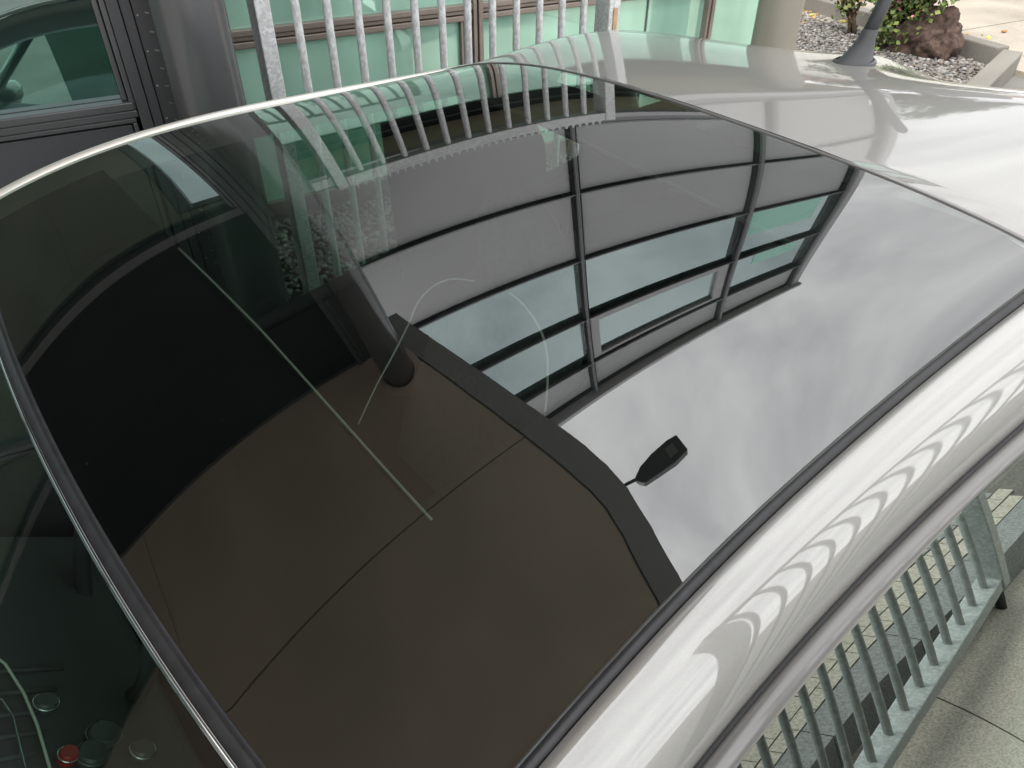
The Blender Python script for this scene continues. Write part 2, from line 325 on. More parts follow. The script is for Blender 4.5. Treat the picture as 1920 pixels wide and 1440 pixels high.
# rear silver roof panel, starting 4 mm behind the glass
nx, ny = 70, 70; P = np.zeros((nx, ny, 3)); XE = 1.55
def rear_lim(x):
    k = max(0, (x - 1.15)) ; return near_y(min(x, 1.12)) + 0.004 + 0.25 * k * k, FAR_Y + 0.012 - 0.30 * k * k
for i in range(nx):
    for j in range(ny):
        u, t = i / (nx - 1), j / (ny - 1); y = 0
        for _ in range(4):
            x = joint_x(y) + 0.006 + u * (XE - joint_x(y) - 0.006); lo, hi = rear_lim(x); y = lo + t * (hi - lo)
        P[i, j] = (x, y, zrear(x, y) + 0.0015)
rear_edge = P[-1].copy(); rear_far = P[:, -1].copy(); rear_near = P[:, 0].copy()
MB().grid(P).build('rear_roof_panel', 'paint', car, smooth=True)
# seal in the joint, light lip beside it
def sweep(pts, prof, name, m, parent, sharp=None, across=None):
    """pts: list of base points, prof: list of (a,d): offset along outward side (a) and up (d); across: outward unit vector per point"""
    rows = []
    for i, p in enumerate(pts):
        o = across(i) if callable(across) else np.array(across); rows.append([np.array(p) + o * a + np.array((0, 0, 1.0)) * d for (a, d) in prof])
    return MB().grid(rows).build(name, m, parent, smooth=True, sharp=sharp)
js = np.linspace(near_y(0.95), FAR_Y, 60); jp = [(joint_x(y), y, zs(joint_x(y), y)) for y in js]
sweep(jp, [(-0.0015, -0.004), (-0.001, 0.0012), (0.0012, 0.0022), (0.0035, 0.0012), (0.0062, 0.0016), (0.0068, -0.004)], 'rear_glass_seal', 'frame_grey', car, across=(1, 0, 0))
# header: rubber strip, chrome line
hs = np.linspace(near_y(0) - 0.02, FAR_Y + 0.02, 60); hp = [(header_x(y), y, zs(header_x(y), y)) for y in hs]
sweep(hp, [(0.002, -0.004), (0.0015, 0.0012), (-0.001, 0.0022), (-0.004, 0.0015)], 'glass_lip', 'rubber', car, across=(1, 0, 0))
sweep(hp, [(-0.004, 0.0015), (-0.006, 0.0), (-0.010, -0.003), (-0.0125, -0.004)], 'header_seal', 'rubber', car, across=(1, 0, 0))
sweep(hp, [(-0.0125, -0.006), (-0.0130, -0.0038), (-0.0145, -0.0035), (-0.0163, -0.006), (-0.0175, -0.012)], 'chrome_header_strip', 'chrome', car, across=(1, 0, 0))
# windscreen
P = []
for i in range(30):
    u = i / 29; row = []
    for j in range(50):
        t = j / 49; hw = 0.575 + 0.16 * u; y = (t * 2 - 1) * hw; x0 = header_x(np.clip(y, -.53, .61)) - 0.0178
        z0 = zs(x0, np.clip(y, -.53, .61)) - 0.012; x1 = -0.76 + 0.12 * (y / 0.735) ** 2; z1 = 0.98 + SLOPE * x1
        x = x0 + (x1 - x0) * u; z = z0 + (z1 - z0) * u + 0.045 * math.sin(math.pi * u); row.append((x, y, z))
    P.append(row)
MB().grid(P).build('windscreen', 'screen_glass', car, smooth=True)
# near side: gasket, silver cant rail, groove, door frame, side window
nxs = np.linspace(-0.06, 1.32, 90)
def npnt(x):
    y = near_y(min(x, 1.12)) + (0.25 * max(0, x - 1.15) ** 2); z = zs(x, y) if x < XJ - 0.05 else zrear(max(x, XJ), y)
    if XJ - 0.05 <= x < XJ: z = zs(x, y)
    return (x, y, float(z))
npts = [npnt(x) for x in nxs]; OUTN = (0, -1, 0)
sweep(npts, [(-0.002, -0.004), (-0.001, 0.0015), (0.002, 0.003)], 'glass_edge_seal', 'frame_grey', car, across=OUTN)
sweep(npts, [(0.002, 0.003), (0.004, 0.0042), (0.007, 0.0040), (0.0098, 0.0012), (0.0105, -0.004)], 'rubber_gasket', 'rubber', car, across=OUTN)
sweep(npts, [(0.0105, -0.006), (0.0115, -0.0012), (0.021, -0.003), (0.033, -0.007), (0.044, -0.0125), (0.054, -0.020), (0.063, -0.030), (0.070, -0.042), (0.0755, -0.056), (0.079, -0.070), (0.080, -0.078)], 'cant_rail', 'paint', car, across=OUTN)
sweep(npts, [(0.080, -0.076), (0.0785, -0.081), (0.0835, -0.0815)], 'door_gap', 'rubber', car, across=OUTN)
sweep(npts, [(0.0828, -0.084), (0.0845, -0.0785), (0.089, -0.0765), (0.095, -0.077), (0.0995, -0.0805), (0.1015, -0.087), (0.1015, -0.098)], 'door_window_frame', 'frame_grey', car, across=OUTN)
P = []
for x in np.linspace(-0.12, 1.30, 70):
    g0 = npnt(x); row = []; dx = x - 0.6; dx = max(-0.35, min(0.45, dx))
    for k in range(30):
        u = 0.68 * k / 29; row.append((x, g0[1] - 0.1 - 0.2824 * u + 0.0505 * u * u + 0.0795 * dx * dx - 0.0223 * dx - 0.0576 * dx * u + 0.1541 * dx ** 3, g0[2] - 0.085 - u))
    P.append(row)
MB().grid(P).build('side_window', 'side_glass', car, smooth=True); near_belt = [r[-1] for r in P]
# far side
fxs = np.linspace(-0.06, 1.30, 70)
def fpnt(x):
    y = FAR_Y + 0.0 - (0.30 * max(0, x - 1.15) ** 2); z = zs(x, y) if x < XJ else zrear(x, y); return (x, y, float(z))
fpts = [fpnt(x) for x in fxs]
sweep([p for p in fpts if p[0] < 1.22], [(-0.004, -0.003), (-0.002, 0.0045), (0.004, 0.0065), (0.010, 0.005), (0.014, -0.001)], 'roof_trim_strip', 'trim_strip', car, across=(0, 1, 0))
sweep(fpts, [(0.012, -0.004), (0.03, -0.018), (0.045, -0.04), (0.052, -0.07)], 'cant_rail', 'paint', car, across=(0, 1, 0))
P = []
for x in np.linspace(-0.10, 1.45, 40):
    g0 = fpnt(min(x, 1.3)); row = []
    for k in range(12):
        t = k / 11; zt, zb = g0[2] - 0.07, 1.02 + SLOPE * x; row.append((x, 0.662 + 0.10 * t + 0.02 * math.sin(math.pi * t), zt + (zb - zt) * t))
    P.append(row)
MB().grid(P).build('side_window', 'far_side_glass', car, smooth=True)
# lower body: two flanks, bonnet, tail
def flank(sgn):
    rows = []
    for x in np.linspace(-1.36, 2.06, 60):
        e = 1.0
        if x < -0.75: e = math.sqrt(max(0.0, 1 - ((x + 0.75) / 0.66) ** 2)) * 0.55 + 0.45
        if x > 1.5: e = math.sqrt(max(0.0, 1 - ((x - 1.5) / 0.62) ** 2)) * 0.4 + 0.6
        top = 1.02 if -0.5 < x < 1.6 else (1.02 - 0.42 * ((-0.5 - x) / 0.9) ** 1.5 if x <= -0.5 else 1.02 - 0.3 * ((x - 1.6) / 0.5) ** 2)
        row = []
        for (yy, zz) in ((0.755, 1.0), (0.775, 0.96), (0.80, 0.85), (0.812, 0.70), (0.806, 0.55), (0.785, 0.38), (0.75, 0.24)):
            row.append((x, sgn * yy * e, 0.24 + (top - 0.24) * (zz - 0.24) / 0.76 + SLOPE * x))
        rows.append(row)
    if sgn < 0: rows = [[(p[0], p[1], SLOPE * p[0] + 0.24 + (p[2] - SLOPE * p[0] - 0.24) * (0.72 if -0.5 < p[0] < 1.7 else 1.0)) for p in r] for r in rows]
    return rows
for s_ in (-1, 1): MB().grid(flank(s_)).build('body_side', 'paint', car, smooth=True)
fl = flank(1)
def cap_rows(idx, k0):
    return [[(r[k0][0], y * r[k0][1], r[k0][2] + 0.06 * (1 - y * y)) for y in np.linspace(-1, 1, 15)] for r in idx]
MB().grid(cap_rows(fl[:17], 0)).build('bonnet', 'paint', car, smooth=True)
MB().grid([[(fl[0][k][0] - 0.12 * (1 - y * y), y * fl[0][k][1], fl[0][k][2]) for y in np.linspace(-1, 1, 15)] for k in range(7)]).build('front_bumper', 'paint', car, smooth=True)
MB().grid([[(fl[-1][k][0] + 0.06 * (1 - y * y), y * fl[-1][k][1], fl[-1][k][2]) for y in np.linspace(-1, 1, 15)] for k in range(7)]).build('rear_bumper', 'paint', car, smooth=True)
# tailgate: glass and metal from roof end to tail
P1, P2 = [], []
for j in range(len(rear_edge)):
    e0 = rear_edge[j]; y = e0[1]; b = (1.86 - 0.1 * (y / 0.6) ** 2, y * 1.15, 1.02 + SLOPE * 1.86); c = (2.07 - 0.1 * (y / 0.6) ** 2, y * 1.25, 0.72 + SLOPE * 2.07)
    P1.append([tuple(e0 + (np.array(b) - e0) * u + np.array((0.05, 0, 0.02)) * math.sin(math.pi * u)) for u in np.linspace(0, 1, 8)])
    P2.append([tuple(np.array(b) + (np.array(c) - np.array(b)) * u + np.array((0.06, 0, 0)) * math.sin(math.pi * u)) for u in np.linspace(0, 1, 6)])
MB().grid(P1).build('rear_window', 'side_glass', car, smooth=True); MB().grid(P2).build('tailgate', 'paint', car, smooth=True)
# far door: proud skin with seam, handle; near door likewise
for s_ in (-1, 1):
    rows = [[(r[0], r[1] + s_ * 0.004, r[2]) for r in row[1:6]] for row in flank(s_) if -0.42 < row[0][0] < 0.78]
    d = MB().grid(rows).build('door', 'paint', car, smooth=True)
    rows = [[(x, s_ * (0.7725 + 0.034 * k), (0.965 if s_ > 0 else 0.76) - 0.115 * k + SLOPE * x) for k in (0, 0.06, 0.12)] for x in np.linspace(-0.42, 0.78, 12)]
    MB().grid(rows).build('belt_moulding', 'rubber', car, smooth=True)
    hx = 0.58; hz = 0.0 if s_ > 0 else -0.25
    MB().tube([(hx - 0.085, s_ * 0.815, 0.80 + SLOPE * (hx - .085) + hz), (hx - 0.07, s_ * 0.84, 0.803 + SLOPE * (hx - .07) + hz), (hx + 0.07, s_ * 0.842, 0.808 + SLOPE * (hx + .07) + hz), (hx + 0.085, s_ * 0.815, 0.805 + SLOPE * (hx + .085) + hz)], 0.012, 12).build('handle', 'chrome', d, smooth=True)
    for x in (-0.425, 0.782):
        MB().tube([(r[0], r[1] + s_ * 0.0015, r[2]) for r in [(x, s_ * yy, 0.24 + (0.78 if s_ > 0 else 0.56) * (zz - .24) / .76 + SLOPE * x) for (yy, zz) in ((0.775, 0.96), (0.80, 0.85), (0.812, 0.70), (0.806, 0.55), (0.785, 0.38))]], 0.003, 6).build('door_seam', 'rubber', d)
    # mirror housing
    mb = MB().lathe([(0.0, -0.05), (0.05, -0.045), (0.075, -0.01), (0.078, 0.03), (0.06, 0.05), (0.0, 0.055)], (-0.42, s_ * 0.86, 1.03 - 0.055), 20); mb.build('wing_mirror', 'paint', car, smooth=True)
# wheels
for wx in (-0.82, 1.48):
    for s_ in (-1, 1):
        c = (wx, s_ * 0.72, 0.29 + SLOPE * wx); wh = empty('wheel'); wh.parent = car
        MB().lathe([(0.19, -0.09), (0.27, -0.095), (0.29, -0.07), (0.29, 0.07), (0.27, 0.095), (0.19, 0.09)], c, 36, 'y').build('tyre', 'tyre', wh, smooth=True)
        MB().lathe([(0.19, s_ * 0.09), (0.175, s_ * 0.07), (0.06, s_ * 0.05), (0.0, s_ * 0.055)], c, 36, 'y').build('rim', 'chrome', wh, smooth=True)
for s_ in (-1, 1):
    MB().lathe([(0.0, 0.07), (0.05, 0.06), (0.085, 0.03), (0.095, 0.0)], (-1.16, s_ * 0.5, 0.68 + SLOPE * -1.16), 24).build('headlight', 'lamp_glass', car, smooth=True)
# pillars
def strip(name, a, b, wd, m='paint'):
    a, b = Vector(a), Vector(b); MB().tube([a, a.lerp(b, 0.5) + Vector((0, 0, 0.0)), b], wd, 8).build(name, m, car, smooth=True)
for s_, yt in ((-1, 0.60), (1, 0.655)):
    z0 = 1.41 if s_ < 0 else 1.46
    strip('windscreen_pillar', (-0.03, s_ * yt, z0), (-0.50, s_ * 0.75, 1.0 - 0.065), 0.022)
    strip('rear_pillar', (1.40, s_ * 0.57, 1.56), (1.72, s_ * 0.76, 1.02 + 0.2), 0.05)
# cabin
cab = 'cabin'
MB().grid([[(x, y, 0.17 + SLOPE * x) for y in np.linspace(-0.78, 0.78, 4)] for x in np.linspace(-0.8, 1.95, 6)]).build('cabin_floor', cab, car)
for s_ in (-1, 1):
    rows = [[(x, s_ * (0.735 - 0.02 * (1 - k)), 0.14 + (0.89 if s_ > 0 else 0.61) * k + SLOPE * x) for k in np.linspace(0, 1, 6)] for x in np.linspace(-0.7, 1.42, 18)]
    MB().grid(rows).build('door_lining', cab, car, smooth=True)
    MB().tube([(x, s_ * (0.738 if s_ > 0 else 0.72), (1.032 if s_ > 0 else 0.75) + SLOPE * x) for x in np.linspace(-0.6, 1.6, 10)], 0.018, 8).build('window_sill_trim', cab, car, smooth=True)
for s_ in (-1, 1): MB().grid([[(x, s_ * (0.70 - 0.22 * max(0, z - 1.0) - 0.30 * max(0, x - 1.6)), z + SLOPE * x) for z in np.linspace(0.14, 1.16 if s_ > 0 else 1.0, 8)] for x in np.linspace(1.42, 1.80, 6)]).build('quarter_lining', cab, car, smooth=True)
# far centre pillar with its rounded lining
poly = [(0.80, 0.64, 1.50), (0.815, 0.69, 1.02 + 0.1), (1.22, 0.69, 1.02 + .15)]
for k in range(9):
    a = math.radians(-25 + 115 * k / 8); poly.append((1.06 + 0.22 * math.cos(a), 0.66, 1.29 + 0.21 * math.sin(a)))
MB().prism([(p[0], 0.655, p[2]) for p in poly], (0, 0.012, 0)).build('centre_pillar', 'cabin', car)
# headliner frame just under the glass
def under(x, y, dz=0.022): return (x, y, float(zs(x, y)) - dz)
SHX = 0.238
MB().grid([[under(header_x(y) + (SHX - header_x(y)) * u, y) for y in np.linspace(-0.50, 0.59, 30)] for u in np.linspace(0, 1, 8)]).build('headliner_front', 'frit', car, smooth=True)
MB().grid([[under(x, y) for y in np.linspace(near_y(x) + 0.01, -0.272, 8)] for x in np.linspace(SHX, 0.97, 20)]).build('headliner_side', 'frit', car, smooth=True)
MB().grid([[under(x, y) for y in np.linspace(-0.271, 0.56, 20)] for x in np.linspace(0.80, 0.965, 6)]).build('headliner_rear', 'frit', car, smooth=True)
MB().tube([under(SHX + 0.003 - 0.03 * max(0, y - 0.05), y, 0.017) for y in np.linspace(-0.295, 0.27, 30)], 0.0015, 8).build('sunblind_edge', 'shade_edge', car, smooth=True)
MB().tube([under(0.80, y, 0.019) for y in np.linspace(-0.31, 0.55, 30)], 0.004, 8).build('sunblind_edge', 'cabin_grey', car, smooth=True)
MB().box(1.125, 1.9, -0.66, 0.66, 1.02, 1.06).build('parcel_shelf', cab, car)
def smooth_path(pts, n=6):
    pts = [np.array(p, float) for p in pts]; o = []; q = [2 * pts[0] - pts[1]] + pts + [2 * pts[-1] - pts[-2]]
    for i in range(1, len(q) - 2):
        for t in np.linspace(0, 1, n, endpoint=False): o.append(0.5 * (2 * q[i] + (q[i+1] - q[i-1]) * t + (2*q[i-1] - 5*q[i] + 4*q[i+1] - q[i+2]) * t*t + (3*q[i] - q[i-1] - 3*q[i+1] + q[i+2]) * t**3))
    return o + [pts[-1]]
# seats
SN = (-0.9, 0, 0.436)
def seat(yc, piped):
    st = empty('seat'); st.parent = car
    p0 = np.array((0.76, yc, 0.97)); up = np.array((0.436, 0, 0.9)); sd_ = np.array((0, 1.0, 0)); nn = np.array(SN)
    rows = []
    for v_ in np.linspace(-1, 1, 22):
        row = []
        for u_ in np.linspace(-1, 1, 18):
            wdt = 0.235 * (1 - 0.35 * max(0, v_) ** 3); th = 0.075 * math.sqrt(max(0, (1 - abs(u_) ** 3) * (1 - abs(v_) ** 4)))
            row.append(p0 + sd_ * u_ * wdt + up * v_ * 0.30 + nn * (th - 0.07))
        rows.append(row)
    MB().grid(rows).build('backrest', 'seat', st, smooth=True)
    MB().lathe([(0.0, -0.045), (0.1, -0.04), (0.135, 0), (0.1, 0.04), (0.0, 0.045)], (0, 0, 0), 28, 'y').build('headrest', 'seat', st, smooth=True).matrix_local = Matrix.Translation(Vector(p0 + up * 0.36)) @ Matrix.Rotation(math.radians(90), 4, 'Z')
    MB().box(0.22, 0.68, yc - 0.24, yc + 0.24, 0.30, 0.50).build('cushion', 'seat', st, bevel=0.06, seg=4)
    if piped:
        pp = (0.73, 0.35, 0.985)
        pts = [on_plane(x, y, pp, SN) for (x, y) in ((936, 972), (990, 885), (1019, 790), (1027, 690), (1016, 625), (985, 575), (955, 548))]
        MB().tube(smooth_path(pts), 0.0025, 6).build('piping', 'piping', st, smooth=True)
        pts = [on_plane(x, y, pp, SN) for (x, y) in ((890, 527), (850, 523), (815, 535), (785, 565), (765, 610), (740, 660), (705, 725), (672, 795))]
        MB().tube(smooth_path(pts), 0.0020, 6).build('piping', 'piping', st, smooth=True)
        # the embossed figures 5 0 0
        o = np.array(on_plane(872, 712, pp, SN)); e1 = np.array(on_plane(900, 733, pp, SN)) - o; e1 /= np.linalg.norm(e1); e2 = np.cross(np.array(SN), e1)
        def loc(a, b): return o + e1 * a + e2 * b + np.array(SN) * 0.004
        for k, cx in enumerate((-0.004, 0.024)):
            MB().tube([loc(cx + 0.013 * math.cos(t), 0.018 * math.sin(t)) for t in np.linspace(0, 2 * math.pi, 20)], 0.0013, 5).build('embossed_figure', 'cabin_grey', st)
        MB().tube([loc(a, b) for a, b in ((-0.024, 0.018), (-0.040, 0.018), (-0.041, 0.003), (-0.030, 0.004), (-0.024, -0.006), (-0.030, -0.016), (-0.042, -0.014))], 0.0013, 5).build('embossed_figure', 'cabin_grey', st)
seat(0.35, True); seat(-0.36, False)
MB().box(1.0, 1.12, -0.6, 0.6, 0.35, 1.02).build('rear_seat_back', 'seat', car, bevel=0.05, seg=3)
# dashboard and its knobs
DN = (0.62, 0, 0.785); DP = (-0.15, 0.1, 0.90)
dash = MB().prism([(-0.70, -0.69, 0.93), (-0.36, -0.69, 0.985), (-0.24, -0.69, 0.965), (-0.02, -0.69, 0.795), (-0.05, -0.69, 0.55), (-0.70, -0.69, 0.50)], (0, 1.38, 0)).build('dashboard', 'cabin_grey', car, bevel=0.02, seg=3)
dn = Vector(DN).normalized()
def dial(px, py, r, m, rim=None, name='knob', h=0.012):
    p = Vector(on_plane(px, py, DP, DN)); q = dn.to_track_quat('Z', 'Y').to_matrix().to_4x4()
    o = MB().lathe([(r, -0.004), (r, h * 0.6), (r * 0.85, h), (0.0, h)], (0, 0, 0), 24).build(name, m, dash, smooth=True, sharp=40); o.matrix_local = Matrix.Translation(p) @ q
    if rim:
        o2 = MB().tube([(r * 1.08 * math.cos(t), r * 1.08 * math.sin(t), h * 0.5) for t in np.linspace(0, 2 * math.pi, 28)], 0.0016, 6).build('knob_ring', rim, dash, smooth=True); o2.matrix_local = Matrix.Translation(p) @ q
dial(192, 1382, 0.024, 'knob', 'knob_rim'); dial(170, 1418, 0.022, 'knob', 'knob_rim'); dial(84, 1322, 0.017, 'knob', 'chrome')
dial(265, 1410, 0.018, 'knob', 'chrome'); dial(126, 1420, 0.014, 'red', 'chrome', 'hazard_switch')
MB().tube([on_plane(x, y, (-0.15, 0.1, 0.905), DN) for (x, y) in ((-30, 1215), (10, 1245), (45, 1300), (70, 1360), (95, 1445), (110, 1520))], 0.0022, 6).build('console_bezel', 'piping', dash, smooth=True)
MB().tube([on_plane(x, y, (-0.15, 0.1, 0.905), DN) for (x, y) in ((-30, 1300), (5, 1312), (25, 1345), (45, 1430), (60, 1500))], 0.0018, 6).build('console_bezel', 'chrome', dash, smooth=True)
for k in range(5):
    a = on_plane(-40, 1262 + 42 * k, DP, DN); b = on_plane(118 - 12 * k, 1252 + 40 * k, DP, DN)
    MB().tube([a, b], 0.004, 6).build('vent_slat', 'cabin_grey', dash, smooth=True)
pts = []
for t in np.linspace(0, 2 * math.pi, 40): pts.append((-0.02 + 0.07 * math.sin(t), 0.36 + 0.18 * math.cos(t), 0.93 + 0.165 * math.sin(t)))
MB().tube(pts, 0.015, 10).build('steering_wheel', cab, car, smooth=True)
# aerial: boot and mast
ax, ay = 1.385, -0.035; azz = float(zrear(ax, ay)) - 0.001; an = empty('aerial'); an.parent = car
rows = []
for k, (h, sx, sy, ox) in enumerate(((-0.006, 0.050, 0.028, 0), (0.003, 0.050, 0.028, 0), (0.007, 0.045, 0.025, 0.003), (0.015, 0.037, 0.021, 0.010), (0.027, 0.026, 0.0175, 0.018), (0.040, 0.0175, 0.0145, 0.025), (0.052, 0.0145, 0.0135, 0.029), (0.055, 0.012, 0.012, 0.030))):
    rows.append([(ax + ox + sx * math.cos(t), ay + sy * math.sin(t), azz + h) for t in np.linspace(0, 2 * math.pi, 33)])
MB().grid(rows).build('aerial_boot', 'antenna_plastic', an, smooth=True)
MB().lathe([(0.0, -0.004), (1.0, -0.004), (1.05, 0.0), (1.0, 0.004), (0.9, 0.006)], (0, 0, 0), 32).build('aerial_gasket', 'rubber', an, smooth=True).matrix_local = Matrix.Translation((ax, ay, azz + 0.001)) @ Matrix.Diagonal((0.052, 0.033, 1, 1))
MB().tube([(ax + 0.028, ay, azz + 0.047), (ax + 0.050, ay, azz + 0.09), (ax + 0.165, ay, azz + 0.33), (ax + 0.172, ay, azz + 0.345)], [0.0122, 0.0118, 0.0085, 0.004], 14).build('mast', 'antenna_plastic', an, smooth=True)

# ------------------------------------------------------------------ the building (built in its own axes, turned to the car)
PSI = -0.207; PSR = -0.1625
bld = empty('office_building', (0, 0, 0), PSI); tag(bld, 'dark grey office building with green tinted glazing and overhanging upper storey', 'building')
GB = -0.9   # foot of the walls, below the sloping drive
# ground floor wall beside the column: panels, window with frame, riveted cover strip
Y1 = 1.31; ZS = 3.60; ZW = 2.285
def wl(name, m, x0, x1, y0, y1, z0, z1, bevel=0.002, parent=bld): return box(name, m, x0, x1, y0, y1, z0, z1, parent, bevel)
wl('wall', 'cladding_black', -6.0, 0.30, Y1 + 0.05, Y1 + 0.25, GB, ZS - 0.004, 0)
wl('wall', 'cladding_black', -6.0, 0.225, Y1 + 0.012, Y1 + 0.049, ZW + 0.055, ZS - 0.004, 0)
for i, (x0, x1) in enumerate(((-5.9, -4.6), (-4.54, -3.0), (-2.94, -1.47), (-1.41, 0.186))):
    pz = 1.482
    win = wl('window', 'dark_pane', x0, x1, Y1 + 0.018, Y1 + 0.026, pz, ZW, 0)
    wl('sill', 'frame_dark', x0 - 0.03, x1 + 0.022, Y1 - 0.022, Y1 + 0.03, pz - 0.020, pz - 0.001, 0.003, win)
    wl('sill_nosing', 'frame_dark', x0 - 0.03, x1 + 0.026, Y1 - 0.012, Y1 + 0.03, pz - 0.040, pz - 0.0225, 0.003, win)
    wl('frame', 'frame_dark', x0 - 0.03, x1 + 0.026, Y1 - 0.018, Y1 + 0.03, ZW + 0.004, ZW + 0.03, 0.003, win)
    wl('frame', 'frame_dark', x0 - 0.03, x1 + 0.026, Y1 - 0.004, Y1 + 0.03, ZW + 0.033, ZW + 0.055, 0.003, win)
    wl('frame', 'frame_dark', x1 + 0.001, x1 + 0.0125, Y1 - 0.002, Y1 + 0.03, pz, ZW + 0.003, 0.002, win)
    wl('frame', 'frame_dark', x1 + 0.0145, x1 + 0.026, Y1 - 0.014, Y1 + 0.03, pz - 0.02, ZW + 0.003, 0.002, win)
    wl('frame', 'frame_dark', x0 - 0.026, x0 - 0.001, Y1 - 0.010, Y1 + 0.03, pz, ZW + 0.003, 0.002, win)
    ap = wl('apron_panel', 'cladding_dark', x0, x1 + 0.006, Y1 + 0.008, Y1 + 0.04, GB, pz - 0.060, 0.002)
    wl('panel_bead', 'frame_dark', x1 + 0.0085, x1 + 0.0185, Y1 - 0.004, Y1 + 0.04, GB, pz - 0.054, 0.002, ap)
    wl('panel_bead', 'frame_dark', x0 - 0.02, x1 + 0.0185, Y1 - 0.004, Y1 + 0.04, pz - 0.053, pz - 0.0425, 0.002, ap)
wl('corner_panel', 'cladding_dark', 0.2135, 0.238, Y1 - 0.016, Y1 + 0.04, GB, ZS - 0.004, 0.0015)
wl('corner_panel', 'cladding_dark', 0.240, 0.262, Y1 - 0.012, Y1 + 0.045, GB, ZS - 0.004, 0.0015)
cs = wl('cover_strip', 'cladding_dark', 0.264, 0.298, Y1 - 0.008, Y1 + 0.045, GB, ZS - 0.004, 0.0015)
rv = MB().lathe([(0.0026, 0), (0.0024, 0.0012), (0.0012, 0.002), (0, 0.0022)], (0, 0, 0), 10).mesh('rivet', True); rv.materials.append(MT['steel_bolt'])
for k in range(12): share('rivet', rv, cs, (0.271, Y1 - 0.0081, 1.05 + 0.076 * k), (math.pi / 2, 0, 0))
tb = MB().box(-0.0045, 0.0045, -0.004, 0.0, -0.0016, 0.0016).mesh('fixing_tab'); tb.materials.append(MT['steel_bolt'])
for k in range(22): share('fixing_tab', tb, cs, (0.291, Y1 - 0.0085, 1.03 + 0.0395 * k), (0, 0.35, 0))
wl('return_wall', 'cladding_dark', 0.301, 0.34, Y1 + 0.10, 2.20, GB, ZS - 0.01, 0.002)
# recessed ground-floor glazing (runs parallel to the railing)
gl = empty('glazing', (0, 0, 0), PSR); tag(gl, 'bronze framed green glass shopfront glazing behind the galvanised railing', 'glazing')
Y2 = 2.15; ZH = 2.44
def wg(name, m, x0, x1, y0, y1, z0, z1, bevel=0.002, parent=gl): return box(name, m, x0, x1, y0, y1, z0, z1, parent, bevel)
for (x0, x1) in ((0.40, 1.648), (1.690, 2.935), (2.985, 3.56)):
    for (z0, z1) in ((0.80, 1.368), (1.428, ZH)): wg('pane', 'green_pane', x0, x1, Y2 + 0.010, Y2 + 0.018, z0, z1, 0)
    wg('transom', 'bronze_frame', x0 + 0.001, x1 - 0.001, Y2 - 0.016, Y2 + 0.03, 1.368, 1.389, 0.003)
    wg('transom', 'bronze_frame', x0 + 0.001, x1 - 0.001, Y2 - 0.006, Y2 + 0.03, 1.392, 1.405, 0.002)
    wg('transom', 'bronze_frame', x0 + 0.001, x1 - 0.001, Y2 - 0.020, Y2 + 0.03, 1.408, 1.430, 0.003)
    wg('bottom_rail', 'bronze_frame', x0 + 0.001, x1 - 0.001, Y2 - 0.016, Y2 + 0.03, 0.74, 0.80, 0.003)
for x in (1.648, 2.935):
    wg('mullion', 'bronze_frame', x, x + 0.018, Y2 - 0.022, Y2 + 0.03, 0.67, ZH, 0.002); wg('mullion', 'bronze_frame', x + 0.0215, x + 0.042, Y2 - 0.028, Y2 + 0.03, 0.67, ZH, 0.002)
wg('post_reflection', 'frame_dark', 2.575, 2.583, Y2 + 0.004, Y2 + 0.0095, 0.80, 1.366, 0)  # thin dark strip stands for a post's reflection in the pane
wg('opening_sash', 'bronze_frame', 1.596, 1.606, Y2 - 0.010, Y2 + 0.0095, 0.80, 1.366, 0.002); wg('opening_sash', 'frame_dark', 1.607, 1.644, Y2 + 0.002, Y2 + 0.0095, 0.80, 1.366, 0.001)
wg('head_band', 'cladding_black', 0.36, 3.57, Y2 - 0.03, Y2 + 0.2, ZH, 2.70, 0.002)
wg('head_band', 'cladding_dark', 0.36, 3.57, Y2 - 0.05, Y2 - 0.031, 2.54, 2.56, 0.002)
wg('base_wall', 'cladding_dark', 0.36, 3.57, Y2 - 0.01, Y2 + 0.2, GB, 0.66, 0.0)
wg('back_wall', 'cream_wall', 0.36, 3.57, Y2 + 0.03, Y2 + 0.06, 0.67, ZH, 0.0)
# upper storey: cladding panels and windows between projecting mullions
Y3 = 1.80; XL = 0.345
wl('floor_edge', 'cladding_black', XL, 3.36, Y3 + 0.045, Y3 + 0.30, 2.655, 2.70, 0.0)
sof = [(XL, 1.50), (1.50, 2.45), (2.45, 3.36)]
for (a, b) in sof: wl('soffit_panel', 'soffit_beige', a + 0.002, b - 0.002, Y3 + 0.05, 2.60, 2.635, 2.654, 0.001)
wl('drip_edge', 'edge_trim', XL, 3.366, Y3 - 0.012, Y3 + 0.048, 2.62, 2.672, 0.002)
wl('storey_core', 'cladding_black', XL, 3.34, Y3 + 0.10, Y3 + 0.9, 2.71, 5.90, 0.0)
rows_z = [2.735, 3.514, 4.315, 5.055, 5.60, 5.915]; cols_x = [XL + 0.01, 1.733, 2.782, 3.322]
cellkind = [['panel_grey'] * 3, ['panel_grey'] * 3, ['upper_pane'] * 3, ['upper_pane'] * 3, ['panel_grey'] * 3]
